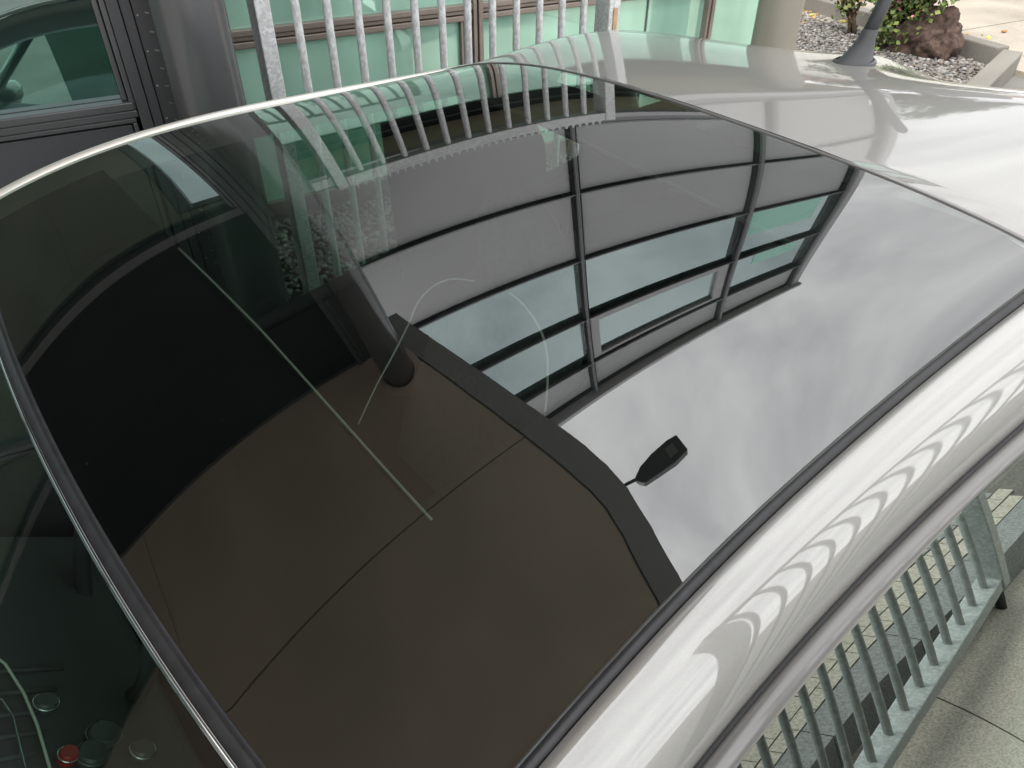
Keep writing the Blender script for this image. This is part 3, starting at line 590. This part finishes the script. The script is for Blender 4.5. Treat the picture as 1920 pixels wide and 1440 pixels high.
for r in range(5):
    for c in range(3):
        x0, x1, z0, z1 = cols_x[c], cols_x[c + 1], rows_z[r], rows_z[r + 1]
        k = cellkind[r][c]
        nm = 'window' if k == 'upper_pane' else 'cladding_panel'
        inset = 0.03 if k == 'upper_pane' else 0.022
        cell = wl(nm, k, x0 + 0.026, x1 - 0.026, Y3 + inset, Y3 + inset + 0.02, z0 + 0.022, z1 - 0.022, 0.0)
        fr = 'frame_dark'
        wl('frame', 'cladding_black', x0 + 0.008, x0 + 0.0255, Y3 + 0.004, Y3 + 0.05, z0 + 0.006, z1 - 0.006, 0.0015, cell)  # head and side frames coloured black to paint in the recess shadow
        wl('frame', 'cladding_black', x1 - 0.0255, x1 - 0.008, Y3 + 0.004, Y3 + 0.05, z0 + 0.006, z1 - 0.006, 0.0015, cell)
        wl('frame', 'cladding_black', x0 + 0.026, x1 - 0.026, Y3 + 0.006, Y3 + 0.05, z1 - 0.0215, z1 - 0.006, 0.0015, cell)
        wl('sill', 'mullion_grey', x0 + 0.026, x1 - 0.026, Y3 + 0.002, Y3 + 0.05, z0 + 0.006, z0 + 0.0215, 0.0015, cell)
        if r == 3 and c == 1:   # opening light with its own pale sash
            for (a, b, z2, z3) in ((x0 + 0.027, x0 + 0.09, z0 + 0.024, z1 - 0.024), (x1 - 0.09, x1 - 0.027, z0 + 0.024, z1 - 0.024), (x0 + 0.091, x1 - 0.091, z0 + 0.024, z0 + 0.085), (x0 + 0.091, x1 - 0.091, z1 - 0.055, z1 - 0.024)):
                wl('sash', 'panel_grey', a, b, Y3 + 0.008, Y3 + 0.029, z2, z3, 0.002, cell)
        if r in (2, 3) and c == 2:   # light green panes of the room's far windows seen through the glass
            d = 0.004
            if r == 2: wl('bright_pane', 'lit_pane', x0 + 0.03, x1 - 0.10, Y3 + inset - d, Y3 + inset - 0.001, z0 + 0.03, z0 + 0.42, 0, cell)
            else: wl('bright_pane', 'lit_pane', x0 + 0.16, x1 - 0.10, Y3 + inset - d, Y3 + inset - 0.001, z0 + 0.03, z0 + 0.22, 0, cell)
for x in cols_x:
    wl('mullion', 'mullion_grey', x - 0.007, x - 0.001, Y3 - 0.012, Y3 + 0.06, 2.70, 5.93, 0.0015); wl('mullion', 'mullion_grey', x + 0.001, x + 0.007, Y3 - 0.012, Y3 + 0.06, 2.70, 5.93, 0.0015)
for z in rows_z[:-1]:
    for c in range(3): wl('transom', 'mullion_grey', cols_x[c] + 0.0075, cols_x[c + 1] - 0.0075, Y3 - 0.006, Y3 + 0.06, z - 0.0055, z + 0.0055, 0.0015)
wl('corner_post', 'panel_grey', 3.331, 3.372, Y3 - 0.004, Y3 + 0.9, 2.673, 5.94, 0.003)
wl('parapet', 'edge_trim', XL, 3.385, Y3 - 0.03, Y3 + 1.0, 5.932, 5.965, 0.003)
wl('bottom_trim', 'mullion_grey', XL, 3.33, Y3 - 0.004, Y3 + 0.045, 2.674, 2.725, 0.002)
# the number 10 by the corner
def text(s, size, m, parent, loc, rot, name):
    cu = bpy.data.curves.new(name, 'FONT'); cu.body = s; cu.size = size; cu.extrude = 0.001; cu.align_x = 'CENTER'
    o = bpy.data.objects.new(name, cu); COL.objects.link(o); o.data.materials.append(MT[m]); o.parent = parent; o.location = loc; o.rotation_euler = rot
    dg = bpy.context.evaluated_depsgraph_get(); me = bpy.data.meshes.new_from_object(o.evaluated_get(dg)); me.materials.clear(); me.materials.append(MT[m])
    o2 = bpy.data.objects.new(name, me); COL.objects.link(o2); o2.parent = parent; o2.location = loc; o2.rotation_euler = rot; bpy.data.objects.remove(o); return o2
text('10', 0.13, 'white', bld, (3.275, Y3 - 0.016, 2.83), (math.pi / 2, 0, 0), 'house_number')

# ------------------------------------------------------------------ canopy over the car
cn = empty('canopy', (0, 0, 0), PSI); tag(cn, 'flat canopy with brown soffit panels and dark edge trim above the car', 'canopy')
KX = -0.505
def edge_x(y, off=0.0): return (0.529 + KX * (y - 1.379) if y > 0.44 else 1.003 - 0.02 * (y - 0.44)) - off
OE = [(0.512, 1.46), (0.538, 1.378), (0.600, 1.22), (0.674, 1.054), (0.78, 0.845), (0.848, 0.735), (0.92, 0.625), (0.958, 0.55), (0.980, 0.46), (0.966, 0.333), (0.905, 0.137), (0.86, 0.0), (0.80, -0.3), (0.76, -0.76)]   # free curved edge
IE = [(0.400, 1.46), (0.432, 1.33), (0.479, 1.21), (0.607, 0.942), (0.68, 0.81), (0.742, 0.708), (0.815, 0.60), (0.850, 0.525), (0.868, 0.45), (0.858, 0.345), (0.785, 0.105), (0.74, 0.0), (0.68, -0.3), (0.65, -0.68)]   # inner side of the edge trim
def slabp(pts, z, h, name, m, bev=0.0): return MB().prism([(x, y, z) for x, y in pts], (0, 0, h)).build(name, m, cn, bevel=bev)
XF = -6.0
def inner(y):
    for (xa, ya), (xb, yb) in zip(IE, IE[1:]):
        if yb <= y <= ya: return xa + (xb - xa) * (y - ya) / (yb - ya) - 0.008
    return IE[-1][0]
for (ya, yb) in ((1.308, 0.742), (0.738, -0.66)):
    slabp([(XF, yb), (-1.272, yb), (-1.272, ya), (XF, ya)], ZS, 0.02, 'soffit_panel', 'soffit_brown')
    ysmp = [ya] + [y for (x, y) in IE if yb < y < ya] + [yb]
    slabp([(-1.268, yb)] + [(inner(y), y) for y in reversed(ysmp)] + [(-1.268, ya)], ZS, 0.02, 'soffit_panel', 'soffit_brown')
for (ya, yb) in ((-0.664, -2.1), (-2.104, -3.5)):
    for (xa, xb) in ((XF, -1.272), (-1.268, -0.29)): slabp([(xa, yb), (xb, yb), (xb, ya), (xa, ya)], ZS, 0.02, 'soffit_panel', 'soffit_brown')
mb = MB()
mb.grid([[(a[0], a[1], ZS - 0.006), (b[0], b[1], ZS - 0.006), (b[0], b[1], ZS + 0.10), (a[0], a[1], ZS + 0.10), (a[0], a[1], ZS - 0.006)] for a, b in zip(IE, OE)])
mb.build('edge_trim', 'edge_trim', cn)
slabp([(0.76, -0.685), (0.76, -0.77), (-0.17, -0.77), (-0.17, -0.685)], ZS - 0.005, 0.099, 'edge_trim', 'edge_trim', 0.002)
slabp([(-0.1705, -0.675), (-0.1705, -3.6), (-0.27, -3.6), (-0.27, -0.675)], ZS - 0.006, 0.10, 'edge_trim', 'edge_trim', 0.002)
slabp([(XF, 1.46), (XF, -3.55), (-0.22, -3.55), (-0.22, -0.72), (0.70, -0.72)] + [(x - 0.05, y) for x, y in reversed(OE[:-1])], ZS + 0.022, 0.07, 'roof_deck', 'edge_trim')
MB().lathe([(0.115, 0), (0.117, -0.006), (0.112, -0.008), (0.083, -0.008)], (0.366, 1.185, ZS), 40).build('column_collar', 'soffit_brown', cn, smooth=True, sharp=30)
CW = (0.366 * math.cos(PSI) - 1.185 * math.sin(PSI), 0.366 * math.sin(PSI) + 1.185 * math.cos(PSI))
col1 = empty('column', (CW[0], CW[1], -0.1)); tag(col1, 'dark grey round steel column carrying the canopy beside the riveted strip', 'column', 'round steel columns')
MB().lathe([(0.078, -0.5), (0.078, ZS + 0.1)], (0, 0, 0), 56).build('shaft', 'column_dark', col1, smooth=True)
MB().lathe([(0.0, -0.3), (0.14, -0.3), (0.14, 0.20), (0.10, 0.205)], (0, 0, 0), 40).build('base_collar', 'column_dark', col1, smooth=True, sharp=30)
CX2 = (3.055 * math.cos(PSR) - 1.80 * math.sin(PSR), 3.055 * math.sin(PSR) + 1.80 * math.cos(PSR))
col2 = empty('column', (CX2[0], CX2[1], GZ2)); tag(col2, 'beige grey round column at the far end of the green glazing by the pebbles', 'column', 'round steel columns')
MB().lathe([(0.10, -0.1), (0.10, 2.64 - GZ2)], (0, 0, 0), 48).build('shaft', 'column_beige', col2, smooth=True)
MB().lathe([(0.125, 2.615 - GZ2), (0.125, 2.634 - GZ2), (0.1005, 2.634 - GZ2)], (0, 0, 0), 40).build('top_collar', 'column_beige', col2, smooth=True, sharp=30)
# light on an arm at the canopy edge
lf = empty('canopy_light', (0, 0, 0), PSI); tag(lf, 'black wedge shaped lamp on a short arm at the canopy edge', 'lamp')
MB().tube([(0.93, 0.478, ZS + 0.012), (0.99, 0.476, ZS + 0.008), (1.04, 0.470, ZS + 0.008)], 0.005, 8).build('arm', 'black_plastic', lf, smooth=True)
hd = [(1.033, 0.457), (1.05, 0.445), (1.126, 0.443), (1.198, 0.441), (1.263, 0.446), (1.255, 0.496), (1.212, 0.501), (1.136, 0.499), (1.069, 0.49), (1.026, 0.473)]
MB().prism([(x, y, ZS - 0.004) for x, y in hd], (0, 0, 0.03)).build('lamp_head', 'black_plastic', lf, bevel=0.004)
MB().box(1.186, 1.224, 0.457, 0.484, ZS - 0.007, ZS - 0.0045).build('lamp_lens', 'frame_grey', lf)

# ------------------------------------------------------------------ railings
def post_mesh(z0, z1, a=0.05, b=0.055): return MB().box(0, a, 0, b, z0, z1)
fr_ = empty('railing', (0, 0, 0), PSR); tag(fr_, 'galvanised steel railing panel with toothed top rail in front of the glazing', 'railing', 'galvanised gate panels')
YR = 1.25; GF = 0.02
barm = MB().lathe([(0.0105, 0.0), (0.0105, 1.0)], (0, 0, 0), 16).mesh('bar', True); barm.materials.append(MT['galv'])
for k in range(12): share('bar', barm, fr_, (0.677 + 0.0786 * k, YR, 0.20), (0, 0, 0), (1, 1, 2.105))
box('post', 'galv', 0.575, 0.612, YR - 0.022, YR + 0.05, GB + 0.4, 2.368, fr_, 0.003)
pr = box('post', 'galv', 1.622, 1.664, YR - 0.022, YR + 0.05, GB + 0.4, 2.368, fr_, 0.003)
box('timber_strip', 'timber', 1.637, 1.652, YR - 0.0255, YR - 0.0222, 0.2, 1.56, pr, 0.001)
box('top_rail', 'galv', 0.6135, 1.6205, YR - 0.020, YR + 0.030, 2.302, 2.366, fr_, 0.003)
box('bottom_rail', 'galv', 0.6135, 1.6205, YR - 0.016, YR + 0.022, 0.165, 0.20, fr_, 0.003)
mb = MB()
nT = 34
for k in range(nT):
    x0 = 0.625 + (1.61 - 0.625) * k / nT; w_ = (1.61 - 0.625) / nT
    mb.prism([(x0, YR - 0.018, 2.3665), (x0 + w_ * 0.30, YR - 0.018, 2.372), (x0 + w_ * 0.42, YR - 0.018, 2.392), (x0 + w_ * 0.5, YR - 0.018, 2.395), (x0 + w_ * 0.58, YR - 0.018, 2.392), (x0 + w_ * 0.70, YR - 0.018, 2.372), (x0 + w_, YR - 0.018, 2.3665)], (0, 0.004, 0))
mb.build('toothed_strip', 'galv', fr_)
lp = MB().box(0.50, 0.573, YR - 0.006, YR + 0.0, 2.28, 2.335).build('latch_plate', 'galv', fr_)
bl = MB().lathe([(0.004, 0), (0.004, 0.004), (0, 0.005)], (0, 0, 0), 8).mesh('bolt'); bl.materials.append(MT['steel_bolt'])
for (x, z) in ((0.508, 2.288), (0.508, 2.327), (0.565, 2.288), (0.565, 2.327)): share('bolt', bl, lp, (x, YR - 0.006, z), (math.pi / 2, 0, 0))
# near gate leaf, swung open behind the photographer
gy0, gk = -0.802, -0.5051; ng = empty('gate_leaf', (0, 0, 0)); tag(ng, 'galvanised steel gate leaf standing open on the concrete drive', 'gate', 'galvanised gate panels')
def gpt(x, z, off=0.0):
    n = Vector((-gk, 1.0)).normalized(); return Vector((x + n.x * off, gy0 + gk * x + n.y * off, z))
yaw = math.atan(gk)
barn = barm.copy(); barn.materials.clear(); barn.materials.append(MT['galv_backlit'])
for k in range(15):
    x = 1.9036 - 0.0898 * k; p = gpt(x, gz(x) + 0.135); share('bar', barn, ng, p, (0, 0, 0), (0.74, 0.74, 1.93))
def bar_between(name, xa, xb, za, zb, hw, hh, m='galv_backlit'):
    a, b = gpt(xa, za), gpt(xb, zb); n = Vector((-gk, 1.0, 0)).normalized() * hw; u = Vector((0, 0, hh))
    return MB().prism([a - n - u, a + n - u, a + n + u, a - n + u], b - a).build(name, m, ng, bevel=0.003)
xa, xb = 0.60, 1.955
bar_between('bottom_rail', xa, xb, gz(xa) + 0.118, gz(xb) + 0.118, 0.022, 0.020)
bar_between('top_rail', xa, xb, gz(xa) + 2.075, gz(xb) + 2.075, 0.022, 0.022)
for x in (xb + 0.022, xa - 0.022):
    p = gpt(x, gz(x)); o = MB().box(-0.026, 0.026, -0.026, 0.026, 0.10, 2.12).build('post', 'galv_backlit', ng, bevel=0.003); o.location = p; o.rotation_euler = (0, 0, yaw)
p = gpt(xb + 0.03, gz(xb)); o = MB().lathe([(0.012, 0.0), (0.012, 0.12)], (0, 0, 0), 10).build('drop_bolt', 'black_plastic', ng); o.location = p
p = gpt(xb - 0.04, gz(xb) + 0.62, 0.03); o = MB().lathe([(0.0, -0.02), (0.018, -0.018), (0.022, 0), (0.018, 0.018), (0, 0.02)], (0, 0, 0), 12).build('padlock', 'black_plastic', ng, smooth=True); o.location = p

# ------------------------------------------------------------------ brick footpath beyond the gate leaf
pv = empty('brick_pavement'); tag(pv, 'grey and buff brick footpath beyond the open gate leaf', None, kind='structure')
po = Vector((0.15, -1.078)); pa = math.radians(-22.2); pu = Vector((math.cos(pa), math.sin(pa))); pn = Vector((math.sin(pa), -math.cos(pa)))
def pvp(u, v_): q = po + pu * u + pn * v_; return q
def slope_piece(u0, u1, v0, v1, top, depth, name, m, parent):
    c = [pvp(u0, v0), pvp(u1, v0), pvp(u1, v1), pvp(u0, v1)]
    mb = MB(); 
    mb.v += [(p.x, p.y, SLOPE * p.x + top - depth) for p in c] + [(p.x, p.y, SLOPE * p.x + top) for p in c]
    for q in ((0, 3, 2, 1), (4, 5, 6, 7), (0, 1, 5, 4), (1, 2, 6, 5), (2, 3, 7, 6), (3, 0, 4, 7)): mb.f.append(q)
    return mb.build(name, m, parent)
slope_piece(-0.2, 4.5, 0.012, 2.6, 0.112, 0.14, 'bedding', 'kerb_dark', pv)
slope_piece(-0.2, 4.5, 0.515, 2.6, 0.1175, 0.004, 'far_paving', 'brick_sheet', pv)
for k in range(9): slope_piece(-0.2 + 0.45 * k + 0.002, -0.2 + 0.45 * (k + 1) - 0.002, 0.0, 0.060, 0.118, 0.15, 'kerb_stone', 'brick_grey', pv)
for r in range(14):
    yel = r in (0, 1); v0 = 0.062 + 0.032 * r
    for k in range(21):
        u0 = 0.72 + 0.086 * k + (0.043 if r % 2 else 0); dz = 0.0008 * rng.standard_normal()
        slope_piece(u0 + 0.0015, u0 + 0.0845, v0 + 0.0015, v0 + 0.0305, 0.118 + dz, 0.03, 'brick', 'brick_yellow' if yel else 'brick_grey', pv)

# ------------------------------------------------------------------ pebbles, kerb, rock, shrubs, far paving
def stones(name, n, region, zf, size, label, pal, parent=None):
    ico = bmesh.new(); bmesh.ops.create_icosphere(ico, subdivisions=1, radius=1.0); bv = np.array([v_.co[:] for v_ in ico.verts]); bf = [[v_.index for v_ in f.verts] for f in ico.faces]; ico.free()
    V, F, C = [], [], []; b = 0
    for i in range(n):
        x, y = region(); s = size * rng.uniform(0.6, 1.5); sc = np.array([s * rng.uniform(.8, 1.4), s * rng.uniform(.7, 1.1), s * rng.uniform(.45, .75)])
        a = rng.uniform(0, 6.28); ca, sa = math.cos(a), math.sin(a); vv = bv * sc * (1 + 0.16 * rng.standard_normal((len(bv), 1))); t = rng.uniform(-.5, .5); 
        vx = vv[:, 0] * ca - vv[:, 1] * sa; vy = vv[:, 0] * sa + vv[:, 1] * ca; vz = vv[:, 2] + t * vv[:, 0] * 0.5
        V.append(np.stack([vx + x, vy + y, vz + zf(x, y) + rng.uniform(-.3, .6) * s], 1)); F += [[q + b for q in f] for f in bf]; b += len(bv)
        c = pal[rng.integers(len(pal))]; k = rng.uniform(.7, 1.25); C.append(np.tile([c[0] * k, c[1] * k, c[2] * k, 1], (len(bv), 1)))
    me = bpy.data.meshes.new(name); me.from_pydata(np.concatenate(V).tolist(), [], F); at = me.color_attributes.new('Col', 'FLOAT_COLOR', 'POINT'); at.data.foreach_set('color', np.concatenate(C).ravel()); me.update()
    me.polygons.foreach_set('use_smooth', [True] * len(me.polygons))
    o = bpy.data.objects.new(name, me); COL.objects.link(o); me.materials.append(MT['pebble']); tag(o, label, None, kind='stuff'); return o
PAL = [(0.19, 0.175, 0.155), (0.14, 0.13, 0.12), (0.26, 0.245, 0.225), (0.09, 0.085, 0.08), (0.19, 0.16, 0.13), (0.30, 0.29, 0.27)]
Zg = GZ2
# bed polygon from its visible corners on the level ground
K0, K1, K2, K3 = on_z(1915, 175, Zg + 0.0), on_z(1880, 128, Zg), on_z(1560, 62, Zg), on_z(1470, 25, Zg)
def bed_edge_y(x): return None
GA = (CX2[0] + 0.2, CX2[1] + 0.35)
bedp = [(3.6, 0.95), (7.35, 1.62), (8.35, 4.6), (4.6, 4.6), (3.6, 2.2)]
def inpoly(x, y, P):
    c = False; n = len(P)
    for i in range(n):
        (x0, y0), (x1, y1) = P[i], P[(i + 1) % n]
        if (y0 > y) != (y1 > y) and x < (x1 - x0) * (y - y0) / (y1 - y0) + x0: c = not c
    return c
def reg_bed():
    while True:
        x = rng.uniform(5.2, 8.4); y = rng.uniform(1.0, 4.6)
        if inpoly(x, y, bedp): return x, y
MB().prism([(x, y, Zg - 0.02) for x, y in bedp], (0, 0, 0.024)).build('garden_soil', 'soil')['kind'] = 'structure'
stones('pebble_bed', 15000, reg_bed, lambda x, y: Zg + 0.006, 0.0155, 'grey river pebbles around the rock and shrubs', PAL)
BT = 0.72
def reg_car():
    X, Y = rng.uniform(0.45, 2.9), rng.uniform(1.30, 2.12)
    return X * math.cos(PSR) - Y * math.sin(PSR), X * math.sin(PSR) + Y * math.cos(PSR)
rb = empty('raised_bed', (0, 0, 0), PSR); tag(rb, 'low raised bed between the galvanised railing and the green glazing', None, kind='structure')
box('retaining_edge', 'concrete_dark', 0.40, 2.98, 1.277, 1.299, GB + 0.5, BT + 0.02, rb, 0.004)
box('bed_fill', 'soil', 0.40, 2.98, 1.2995, 2.138, GB + 0.5, BT - 0.004, rb)
stones('pebble_strip', 9000, reg_car, lambda x, y: BT + 0.005, 0.0105, 'grey pebbles in the raised bed behind the galvanised railing', PAL)
# kerb of the bed
kb = empty('garden_kerb'); tag(kb, 'low concrete kerb ending in front of the lava rock', 'kerb')
for i, (a, b) in enumerate((((3.6, 0.80), (5.45, 1.14)), ((5.46, 1.142), (7.40, 1.50)), ((7.47, 1.60), (8.50, 4.65)))):
    A_, B_ = Vector((*a, Zg - 0.05)), Vector((*b, Zg - 0.05)); n = (B_ - A_).cross(Vector((0, 0, 1))).normalized() * 0.075
    MB().prism([A_ - n, A_ + n, A_ + n + Vector((0, 0, 0.20)), A_ - n + Vector((0, 0, 0.20))], B_ - A_).build('kerb_stone', 'concrete_dark', kb, bevel=0.012)
# rock
bm = bmesh.new(); bmesh.ops.create_icosphere(bm, subdivisions=5, radius=1.0)
from mathutils import noise as mnoise
for v_ in bm.verts:
    c = v_.co.copy(); d = 1 + 0.42 * mnoise.noise(c * 1.3 + Vector((3, 1, 7))) + 0.20 * mnoise.noise(c * 3.1) + 0.07 * mnoise.noise(c * 8) + 0.045 * mnoise.noise(c * 19)
    q = c * d; q.z = max(q.z, -0.55); v_.co = Vector((q.x * 0.20, q.y * 0.26, q.z * 0.245))
me = bpy.data.meshes.new('lava_rock'); bm.to_mesh(me); bm.free(); me.polygons.foreach_set('use_smooth', [True] * len(me.polygons)); me.materials.append(MT['rock'])
rk = bpy.data.objects.new('lava_rock', me); COL.objects.link(rk); rp = on_z(1745, 100, Zg + 0.02); rk.location = (rp[0] - 0.02, rp[1] + 0.08, Zg + 0.13); rk.rotation_euler = (0, 0, math.radians(25)); tag(rk, 'dark brown pitted lava rock on the pebbles beside the shrub', 'rock')
# shrubs
def leafy(name, label, base, height, spread, nst, nleaf, pal, leaf, group, seedv, flowers=0, lean=(0, 0), zlow=0.25):
    r = np.random.default_rng(seedv); root = empty(name, base); tag(root, label, 'shrub', group)
    st = MB(); V, F, C = [], [], []; b = 0
    tips = []
    for s in range(nst):
        a = r.uniform(0, 6.28); k = r.uniform(.3, 1.0) * spread; h = height * r.uniform(.75, 1.05)
        p = [Vector((0.03 * math.cos(a), 0.03 * math.sin(a), 0))]
        for q in range(1, 6):
            t = q / 5; p.append(Vector((k * math.cos(a) * t ** 1.3 + lean[0] * t, k * math.sin(a) * t ** 1.3 + lean[1] * t, h * t)) + Vector(r.normal(0, 0.015, 3)))
        st.tube(p, [0.022 * (1 - 0.8 * q / 5) * (0.6 + 0.4 * height) for q in range(6)], 7); tips.append(p)
        for j in range(5):
            t = r.uniform(.35, .95); i0 = int(t * 5); pa_ = p[i0]; d = Vector(r.normal(0, 1, 3)).normalized(); d.z = abs(d.z) * .6; L_ = height * r.uniform(.10, .25)
            tw = [pa_, pa_ + d * L_ * .5 + Vector((0, 0, 0.02)), pa_ + d * L_]; st.tube(tw, [0.006, 0.004, 0.002], 5); tips.append([pa_] + tw)
    st.build('stem', 'bark', root, smooth=True)
    for i in range(nleaf):
        tp = tips[r.integers(len(tips))]; t = r.uniform(zlow, 1) * (len(tp) - 1); i0 = min(int(t), len(tp) - 2); c = tp[i0].lerp(tp[i0 + 1], t - i0) + Vector(r.normal(0, 1, 3)) * spread * 0.13
        d = Vector(r.normal(0, 1, 3)).normalized(); u = d.orthogonal().normalized(); l = leaf * r.uniform(.6, 1.4); wd = l * .42
        pts = [c - d * l * .5, c + u * wd, c + d * l * .5 + u.cross(d) * l * .12, c - u * wd]
        V += [tuple(q) for q in pts]; F.append((b, b + 1, b + 2, b + 3)); b += 4
        cc = pal[r.integers(len(pal))] if i >= flowers else ((0.55, 0.16, 0.24), (0.62, 0.28, 0.34))[r.integers(2)]; k = r.uniform(.65, 1.3); C += [(cc[0] * k, cc[1] * k, cc[2] * k, 1)] * 4
    me = bpy.data.meshes.new('foliage'); me.from_pydata(V, [], F); at = me.color_attributes.new('Col', 'FLOAT_COLOR', 'POINT'); at.data.foreach_set('color', np.array(C, float).ravel()); me.update(); me.materials.append(MT['leaf'])
    o = bpy.data.objects.new('foliage', me); COL.objects.link(o); o.parent = root; return root
GRN = [(0.10, 0.16, 0.03), (0.16, 0.22, 0.05), (0.06, 0.10, 0.025), (0.22, 0.26, 0.07), (0.05, 0.08, 0.02)]
b1 = on_z(1640, 95, Zg); b2 = on_z(1588, 68, Zg)
leafy('flowering_shrub', 'dense green shrub with pink flowers behind the roof aerial', (b1[0] + .1, b1[1], Zg), 1.25, 0.55, 18, 8000, GRN, 0.045, 'garden shrubs', 3, flowers=330, lean=(0.1, -0.35), zlow=0.05)
leafy('small_shrub', 'small sparse shrub with glossy leaves left of the roof aerial', (b2[0] + .1, b2[1], Zg), 0.75, 0.26, 7, 900, [(0.10, 0.15, 0.03), (0.15, 0.19, 0.05), (0.06, 0.09, 0.02), (0.25, 0.12, 0.06)], 0.04, 'garden shrubs', 5, lean=(0, 0.22), zlow=0.35)
# autumn leaf litter on the bed's back edge
def reg_lit():
    x, y = (rng.normal(8.2, 0.25), rng.normal(3.4, 0.6)); return x, y
stones('leaf_litter', 160, reg_lit, lambda x, y: Zg + 0.012, 0.022, 'orange fallen leaves at the back of the pebbles', [(0.50, 0.30, 0.07), (0.42, 0.2, 0.06), (0.5, 0.42, 0.1)])
# pale paving beyond the bed
fp = empty('forecourt_paving'); tag(fp, 'pale concrete forecourt slabs beyond the pebble bed', None, kind='structure')
ang = math.radians(-12)
for i in range(9):
    for j in range(8):
        x0, y0 = 5.2 + 1.9 * i, -4.0 + 1.6 * j
        c = [Vector((x0 + dx, y0 + dy)) for dx, dy in ((0.006, 0.006), (1.894, 0.006), (1.894, 1.594), (0.006, 1.594))]
        R2 = Matrix.Rotation(ang, 2); c = [R2 @ (p - Vector((8, 0))) + Vector((8, 0)) for p in c]; mid = sum(c, Vector((0, 0))) / 4
        if any(inpoly(p.x, p.y, bedp) for p in c) and mid.x < 8: continue
        if mid.x < 5.5: continue
        m = 'concrete_dark' if (i, j) in ((3, 4), (5, 6), (6, 3)) else 'concrete_pale'
        MB().prism([(p.x, p.y, Zg - 0.04) for p in c], (0, 0, 0.052 + 0.0008 * ((i * 7 + j * 3) % 5))).build('slab', m, fp)
# low dark edging wall at the far side of the forecourt
ew = on_z(1850, 2, Zg); 
tag(box('edging_wall', 'concrete_dark', 0, 0.25, -9, 9, Zg, Zg + 0.35, None, 0.01), 'low brown edging wall at the far side of the forecourt', 'wall')
o = bpy.data.objects['edging_wall']; o.location = (ew[0] + 0.6, ew[1], 0); o.rotation_euler = (0, 0, math.radians(-10))

# ------------------------------------------------------------------ neighbours seen only in the paint: cream hall, banner, tree
hall = empty('cream_hall', (17, 9.2, Zg), math.radians(28)); tag(hall, 'cream ribbed hall with dull red roof beyond the forecourt', 'building')
box('wall', 'cream_wall', 0, 6, -4, 5, 0, 6.4, hall)
for k in range(24): box('rib', 'cream_wall', -0.04, 0.0, -3.9 + 0.37 * k, -3.8 + 0.37 * k, 0, 6.38, hall, 0.005)
MB().prism([(-0.4, -4.3, 6.402), (6.4, -4.3, 6.402), (3, -4.3, 8.0)], (0, 9.6, 0)).build('roof', 'roof_red', hall)
bn = empty('projecting_sign', (4.45, 1.08, 2.72), math.radians(-66)); tag(bn, 'dark grey wavy sign blade on a bracket at the upper storey corner', 'sign')
poly = [(-0.17, 0, -0.24), (0.0, 0, -0.30), (0.16, 0, -0.22), (0.20, 0, 0.06), (0.15, 0, 0.28), (0.02, 0, 0.24), (-0.12, 0, 0.30), (-0.20, 0, 0.10)]
MB().prism(poly, (0, 0.03, 0)).build('sign_blade', 'banner', bn, bevel=0.006)
MB().tube([(0.0, 0.015, 0.0), (-0.35, -0.62, 0.0)], 0.012, 8).build('bracket', 'frame_grey', bn)
def tree(name, label, loc, h, rad, seedv, pal):
    r = np.random.default_rng(seedv); root = empty(name, loc); tag(root, label, 'tree')
    tb_ = MB(); tb_.tube([(0, 0, 0), (0.1, 0.05, h * .35), (0.0, 0.1, h * .7), (0.05, 0, h * .95)], [0.2, 0.15, 0.08, 0.02], 10)
    limbs = []
    for k in range(26):
        t = r.uniform(.25, .95); a = r.uniform(0, 6.28); l = rad * (1.15 - t) * r.uniform(.7, 1.2); p0 = Vector((0.05, 0.05, h * t)); p1 = p0 + Vector((l * math.cos(a), l * math.sin(a), l * .25)); tb_.tube([p0, p0.lerp(p1, .5) + Vector((0, 0, .08)), p1], [0.05, .03, .01], 6); limbs.append((p0, p1))
    tb_.build('trunk', 'bark', root, smooth=True); V, F, C = [], [], []; b = 0
    for i in range(9000):
        p0, p1 = limbs[r.integers(len(limbs))]; t = r.uniform(.2, 1.08); c = p0.lerp(p1, t) + Vector(r.normal(0, .16, 3)) * rad * .5; d = Vector(r.normal(0, 1, 3)).normalized(); u = d.orthogonal().normalized(); l = r.uniform(.07, .15)
        V += [tuple(c - d * l), tuple(c + u * l * .35), tuple(c + d * l), tuple(c - u * l * .35)]; F.append((b, b + 1, b + 2, b + 3)); b += 4
        cc = pal[r.integers(len(pal))]; k = r.uniform(.6, 1.3); C += [(cc[0] * k, cc[1] * k, cc[2] * k, 1)] * 4
    me = bpy.data.meshes.new('crown'); me.from_pydata(V, [], F); at = me.color_attributes.new('Col', 'FLOAT_COLOR', 'POINT'); at.data.foreach_set('color', np.array(C, float).ravel()); me.update(); me.materials.append(MT['leaf'])
    o = bpy.data.objects.new('crown', me); COL.objects.link(o); o.parent = root
tree('evergreen_tree', 'dark evergreen tree standing far beyond the pebble bed', (11.9, 4.7, Zg), 8.6, 2.0, 11, [(0.05, 0.08, 0.03), (0.07, 0.10, 0.04), (0.03, 0.05, 0.02)])
tree('maroon_tree', 'maroon leaved small tree in front of the cream hall', (13.5, 9.0, Zg), 3.6, 1.4, 12, [(0.16, 0.03, 0.05), (0.10, 0.02, 0.03), (0.22, 0.06, 0.07)])
